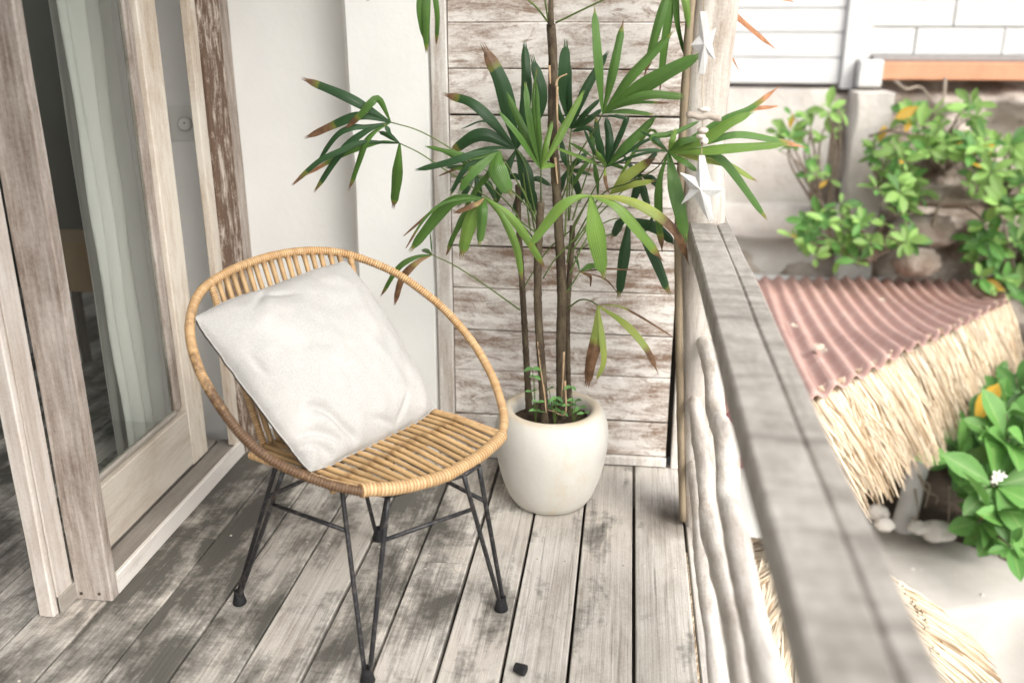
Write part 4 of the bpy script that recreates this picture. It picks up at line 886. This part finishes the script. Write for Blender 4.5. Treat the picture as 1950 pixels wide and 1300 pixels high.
fan((1126, 373), 2.26, [(1102, 411), (1090, 438), (1080, 500)], [
    ([(1095, 378), (1062, 400), (1009, 468)], .031, D_(m='leafB', dry=.98)), ([(1134, 430), (1145, 480), (1152, 522)], .062, D_(m='leafB', dry=.955, bl=.35)), ([(1170, 390), (1210, 430), (1261, 494)], .034, D_(m='leafB', dry=.86, bl=.1)), ([(1190, 380), (1245, 405), (1290, 445), (1311, 500)], .029, D_(m='leafY', dry=.55, bl=.1))], 'leafB', 13, .05)
fan((1198, 415), 2.62, [(1160, 420), (1120, 450), (1085, 520)], [([(1188, 480), (1178, 563)], .042, D_(dry=.95)), ([(1240, 470), (1275, 556)], .052, D_(dry=.95)), ([(1245, 430), (1284, 461)], .044), ([(1180, 425), (1166, 450)], .034), ([(1225, 440), (1250, 400)], .012)], 'leafD', 14, .05)
fan((1104, 518), 2.55, [(1090, 540), (1076, 560)], [([(1100, 500), (1094, 486)], .010), ([(1120, 508), (1140, 505)], .022), ([(1122, 525), (1124, 545)], .014, D_(dry=.1, m='leafX')), ([(1150, 512), (1205, 514)], .007, D_(dry=.1, m='leafX')), ([(1150, 530), (1178, 560)], .006, D_(dry=.1, m='leafX'))], 'leafM', 15)
fan((1139, 582), 2.42, [(1125, 573), (1105, 571), (1082, 586)], [([(1135, 640), (1124, 690), (1118, 730)], .044, D_(dry=.42, m='leafY', bl=.6)), ([(1147, 640), (1150, 690), (1137, 722)], .022, D_(dry=.95, m='leafY')), ([(1188, 614), (1229, 660), (1252, 707)], .025, D_(dry=.70, m='leafY', bl=.1)), ([(1177, 582), (1220, 603), (1283, 642)], .009, D_(dry=.32, m='leafY'))], 'leafY', 16)
fan((815, -75), 2.42, [(900, -60), (1005, 0), (1046, 45)], [([(812, 20), (812, 98)], .024, D_(dry=.93)), ([(800, 10), (808, 76)], .022, D_(dry=.95)), ([(832, 20), (831, 83)], .016, D_(dry=.9)), ([(760, -40), (700, 0)], .02), ([(850, -100), (880, -60)], .03)], 'leafM', 17, .04)
fan((1290, -70), 2.44, [(1220, -30), (1145, 2), (1058, 44)], [([(1252, 50), (1228, 143)], .028, D_(dry=.84, bl=.1)), ([(1272, 50), (1257, 172)], .030, D_(dry=.86, bl=.1)), ([(1290, 30), (1305, 107)], .024), ([(1305, 0), (1311, 50)], .024, D_(m='leafB')), ([(1380, 10), (1475, 92)], .022, D_(dry=.52, m='leafT', dy=.2, bl=.15)), ([(1360, 40), (1408, 136)], .016, D_(dry=.7, m='leafT', dy=.2, bl=.15)), ([(1400, -25), (1510, 3)], .016, D_(dry=.5, m='leafT', dy=.15))], 'leafM', 18, .04)
fan((1031, -80), 2.5, [(1033, -30), (1045, 44)], [([(1010, -160), (980, -200)], .03), ([(1040, -170), (1060, -220)], .03), ([(1000, -120), (950, -140)], .03)], 'leafM', 19, .04)
fan((1005, 345), 2.70, [(1010, 390), (1020, 450)], [([(990, 372), (978, 402)], .034), ([(1012, 372), (1018, 405)], .036), ([(980, 335), (955, 338)], .024), ([(1000, 320), (992, 296)], .028), ([(1025, 340), (1048, 352)], .022)], 'leafD', 21, .03)
fan((1218, 332), 2.62, [(1190, 360), (1130, 420), (1088, 480)], [([(1200, 312), (1186, 290)], .024), ([(1232, 310), (1250, 288)], .026), ([(1240, 340), (1262, 362)], .026), ([(1212, 360), (1200, 392)], .030), ([(1195, 340), (1172, 356)], .022), ([(1225, 360), (1236, 395)], .028)], 'leafD', 22, .05)
fan((1082, 322), 2.69, [(1080, 380), (1076, 440)], [([(1068, 350), (1056, 386)], .028), ([(1095, 350), (1104, 384)], .030), ([(1074, 296), (1070, 268)], .024), ([(1100, 306), (1118, 290)], .022), ([(1105, 325), (1126, 332)], .02)], 'leafD', 23, .03)
fan((905, 330), 2.60, [(940, 360), (985, 410), (990, 450)], [([(880, 340), (856, 362)], .022), ([(890, 355), (872, 392)], .026), ([(910, 360), (905, 398)], .030), ([(885, 318), (850, 318)], .018), ([(930, 350), (945, 380)], .026), ([(895, 305), (876, 290)], .018)], 'leafD', 24, .05)
fan((1130, 300), 2.58, [(1115, 340), (1090, 420)], [([(1110, 320), (1092, 352)], .016), ([(1135, 335), (1138, 372)], .018), ([(1110, 285), (1086, 272)], .014), ([(1160, 310), (1190, 322)], .016), ([(1128, 270), (1122, 240)], .016)], 'leafM', 25, .05)
for P, Y in (([(1008, 430), (1000, 370), (985, 350)], 2.56), ([(990, 560), (1040, 480), (1085, 440)], 2.58), ([(1010, 440), (1004, 390), (996, 330)], 2.6), ([(1082, 420), (1085, 340), (1081, 290)], 2.58), ([(1084, 420), (1090, 350), (1085, 270)], 2.57), ([(1034, 530), (1060, 490), (1120, 430)], 2.5), ([(1097, 480), (1130, 460), (1165, 445)], 2.6)):
    pts, _ = even(spline([at_y(x, y, Y) for x, y in P], 20), 14); MB().tube(pts, .0022, 6).build('petiole', M['petiole'], palm, True)
rgw = random.Random(3)
for lab, c0, leaves in (('weed seedling at the right rim of the pot soil', (1093, 782), [(1088, 735), (1104, 775), (1085, 770), (1112, 786), (1096, 762)]), ('weed seedling between the two thick palm canes', (1056, 782), [(1045, 740), (1062, 768), (1055, 778), (1068, 782), (1050, 760), (1060, 755)]), ('weed seedling behind the left thin palm cane', (1020, 782), [(1014, 700), (1018, 715), (1024, 765), (1022, 780), (1012, 745)])):
    B0 = at_y(*c0, 2.49); B0.z = SZ+.004; wd_ = empty('weed_seedling', B0, lab, 'weed', 'weeds in the pot')
    for x, y in leaves:
        T_ = at_y(x, y, 2.49+rgw.uniform(-.03, .03)); pts, _ = even(spline([B0, B0.lerp(T_, .55)+Vector((0, 0, .008)), T_], 12), 8); MB().tube(pts, .0011, 5).build('stalk', M['petiole'], wd_, True)
        for s in (-1, 1):
            d = Vector((s*rgw.uniform(.4, 1), -.5, rgw.uniform(-.5, .5))); L = rgw.uniform(.020, .030); inst(LW, 'leaf', frame(T_, d, Vector((0, -.5, 1))) @ Matrix.Diagonal((L, L, L, 1)), wd_)

# ================================================================== STAR GARLAND, LOOSE CAP
YG = 2.20
ga = empty('star_garland', at_y(1338, 150, YG), 'hanging garland of two white wooden stars with driftwood and beads', 'garland')
def star(pts, c, th, Yc):
    C0 = at_y(c[0], c[1], Yc); ring_ = [at_y(x, y, Yc) for x, y in pts]; mb = MB(); n = len(ring_)
    fr_, bk = C0+Vector((0, -th, 0)), C0+Vector((0, th*.6, 0))
    e1 = [p+Vector((0, -.003, 0)) for p in ring_]; e2 = [p+Vector((0, .006, 0)) for p in ring_]
    mb.add([fr_, bk]+e1+e2, [(0, 2+(i+1)%n, 2+i) for i in range(n)]+[(1, 2+n+i, 2+n+(i+1)%n) for i in range(n)]+[(2+i, 2+(i+1)%n, 2+n+(i+1)%n, 2+n+i) for i in range(n)])
    return mb.build('star', M['white_wood'], ga)
star([(1333, 22), (1345, 22), (1350, 63), (1364, 52), (1356, 84), (1362, 115), (1348, 104), (1342, 142), (1330, 140), (1331, 99), (1315, 86), (1331, 68)], (1340, 84), .014, YG)
star([(1331, 296), (1342, 296), (1353, 344), (1379, 361), (1352, 376), (1358, 418), (1349, 420), (1321, 374), (1297, 389), (1314, 359), (1295, 329), (1325, 337)], (1332, 358), .022, YG)
def strg(px): pts, _ = even(spline([at_y(x, y, YG) for x, y in px], 16), 10); MB().tube(pts, .0011, 5).build('string', M['string'], ga, True)
strg([(1340, -120), (1340, -40), (1340, 24)]); strg([(1338, 138), (1337, 180), (1339, 222)]); strg([(1338, 222), (1337, 262), (1336, 298)])
a, b = at_y(1308, 220, YG), at_y(1373, 224, YG-.02); pts = [a.lerp(b, i/12)+Vector((0, 0, .002*math.sin(i))) for i in range(13)]
MB().tube(pts, [.0075+.0012*noise.noise(Vector((i*.6, 0, 0))) for i in range(13)], 10).build('driftwood_stick', M['drift'], ga, True)
def bead(x, y, rx, rz, nm='bead', m='shell'):
    c = at_y(x, y, YG); MB().lathe([(.0, -rz), (rx*.6, -rz*.85), (rx, -rz*.2), (rx*.95, rz*.35), (rx*.55, rz*.9), (.0, rz)], c, 16, .15).build(nm, M[m], ga, True)
bead(1341, 209, .015, .006); bead(1339, 248, .0135, .0075); bead(1335, 259, .012, .006); bead(1341, 269, .0105, .010)
c = at_y(1337, 273, YG-.010); MB().lathe([(0, -.003), (.003, 0), (0, .003)], c, 8).build('bead_hole', M['screw'], ga)
fc = at_z(990, 1272, .014); lc = empty('loose_foot_cap', (fc.x, fc.y, 0), 'loose black rubber foot cap lying on the deck boards', 'cap')
ax = Vector((.93, -.37, 0)).normalized(); c0 = Vector((fc.x, fc.y, .0135))
MB().tube([c0-ax*.013, c0-ax*.012, c0+ax*.009, c0+ax*.014, c0+ax*.0145], [.0085, .0108, .0130, .0128, .0105], 20).build('cap_body', M['rubber'], lc, 'auto')
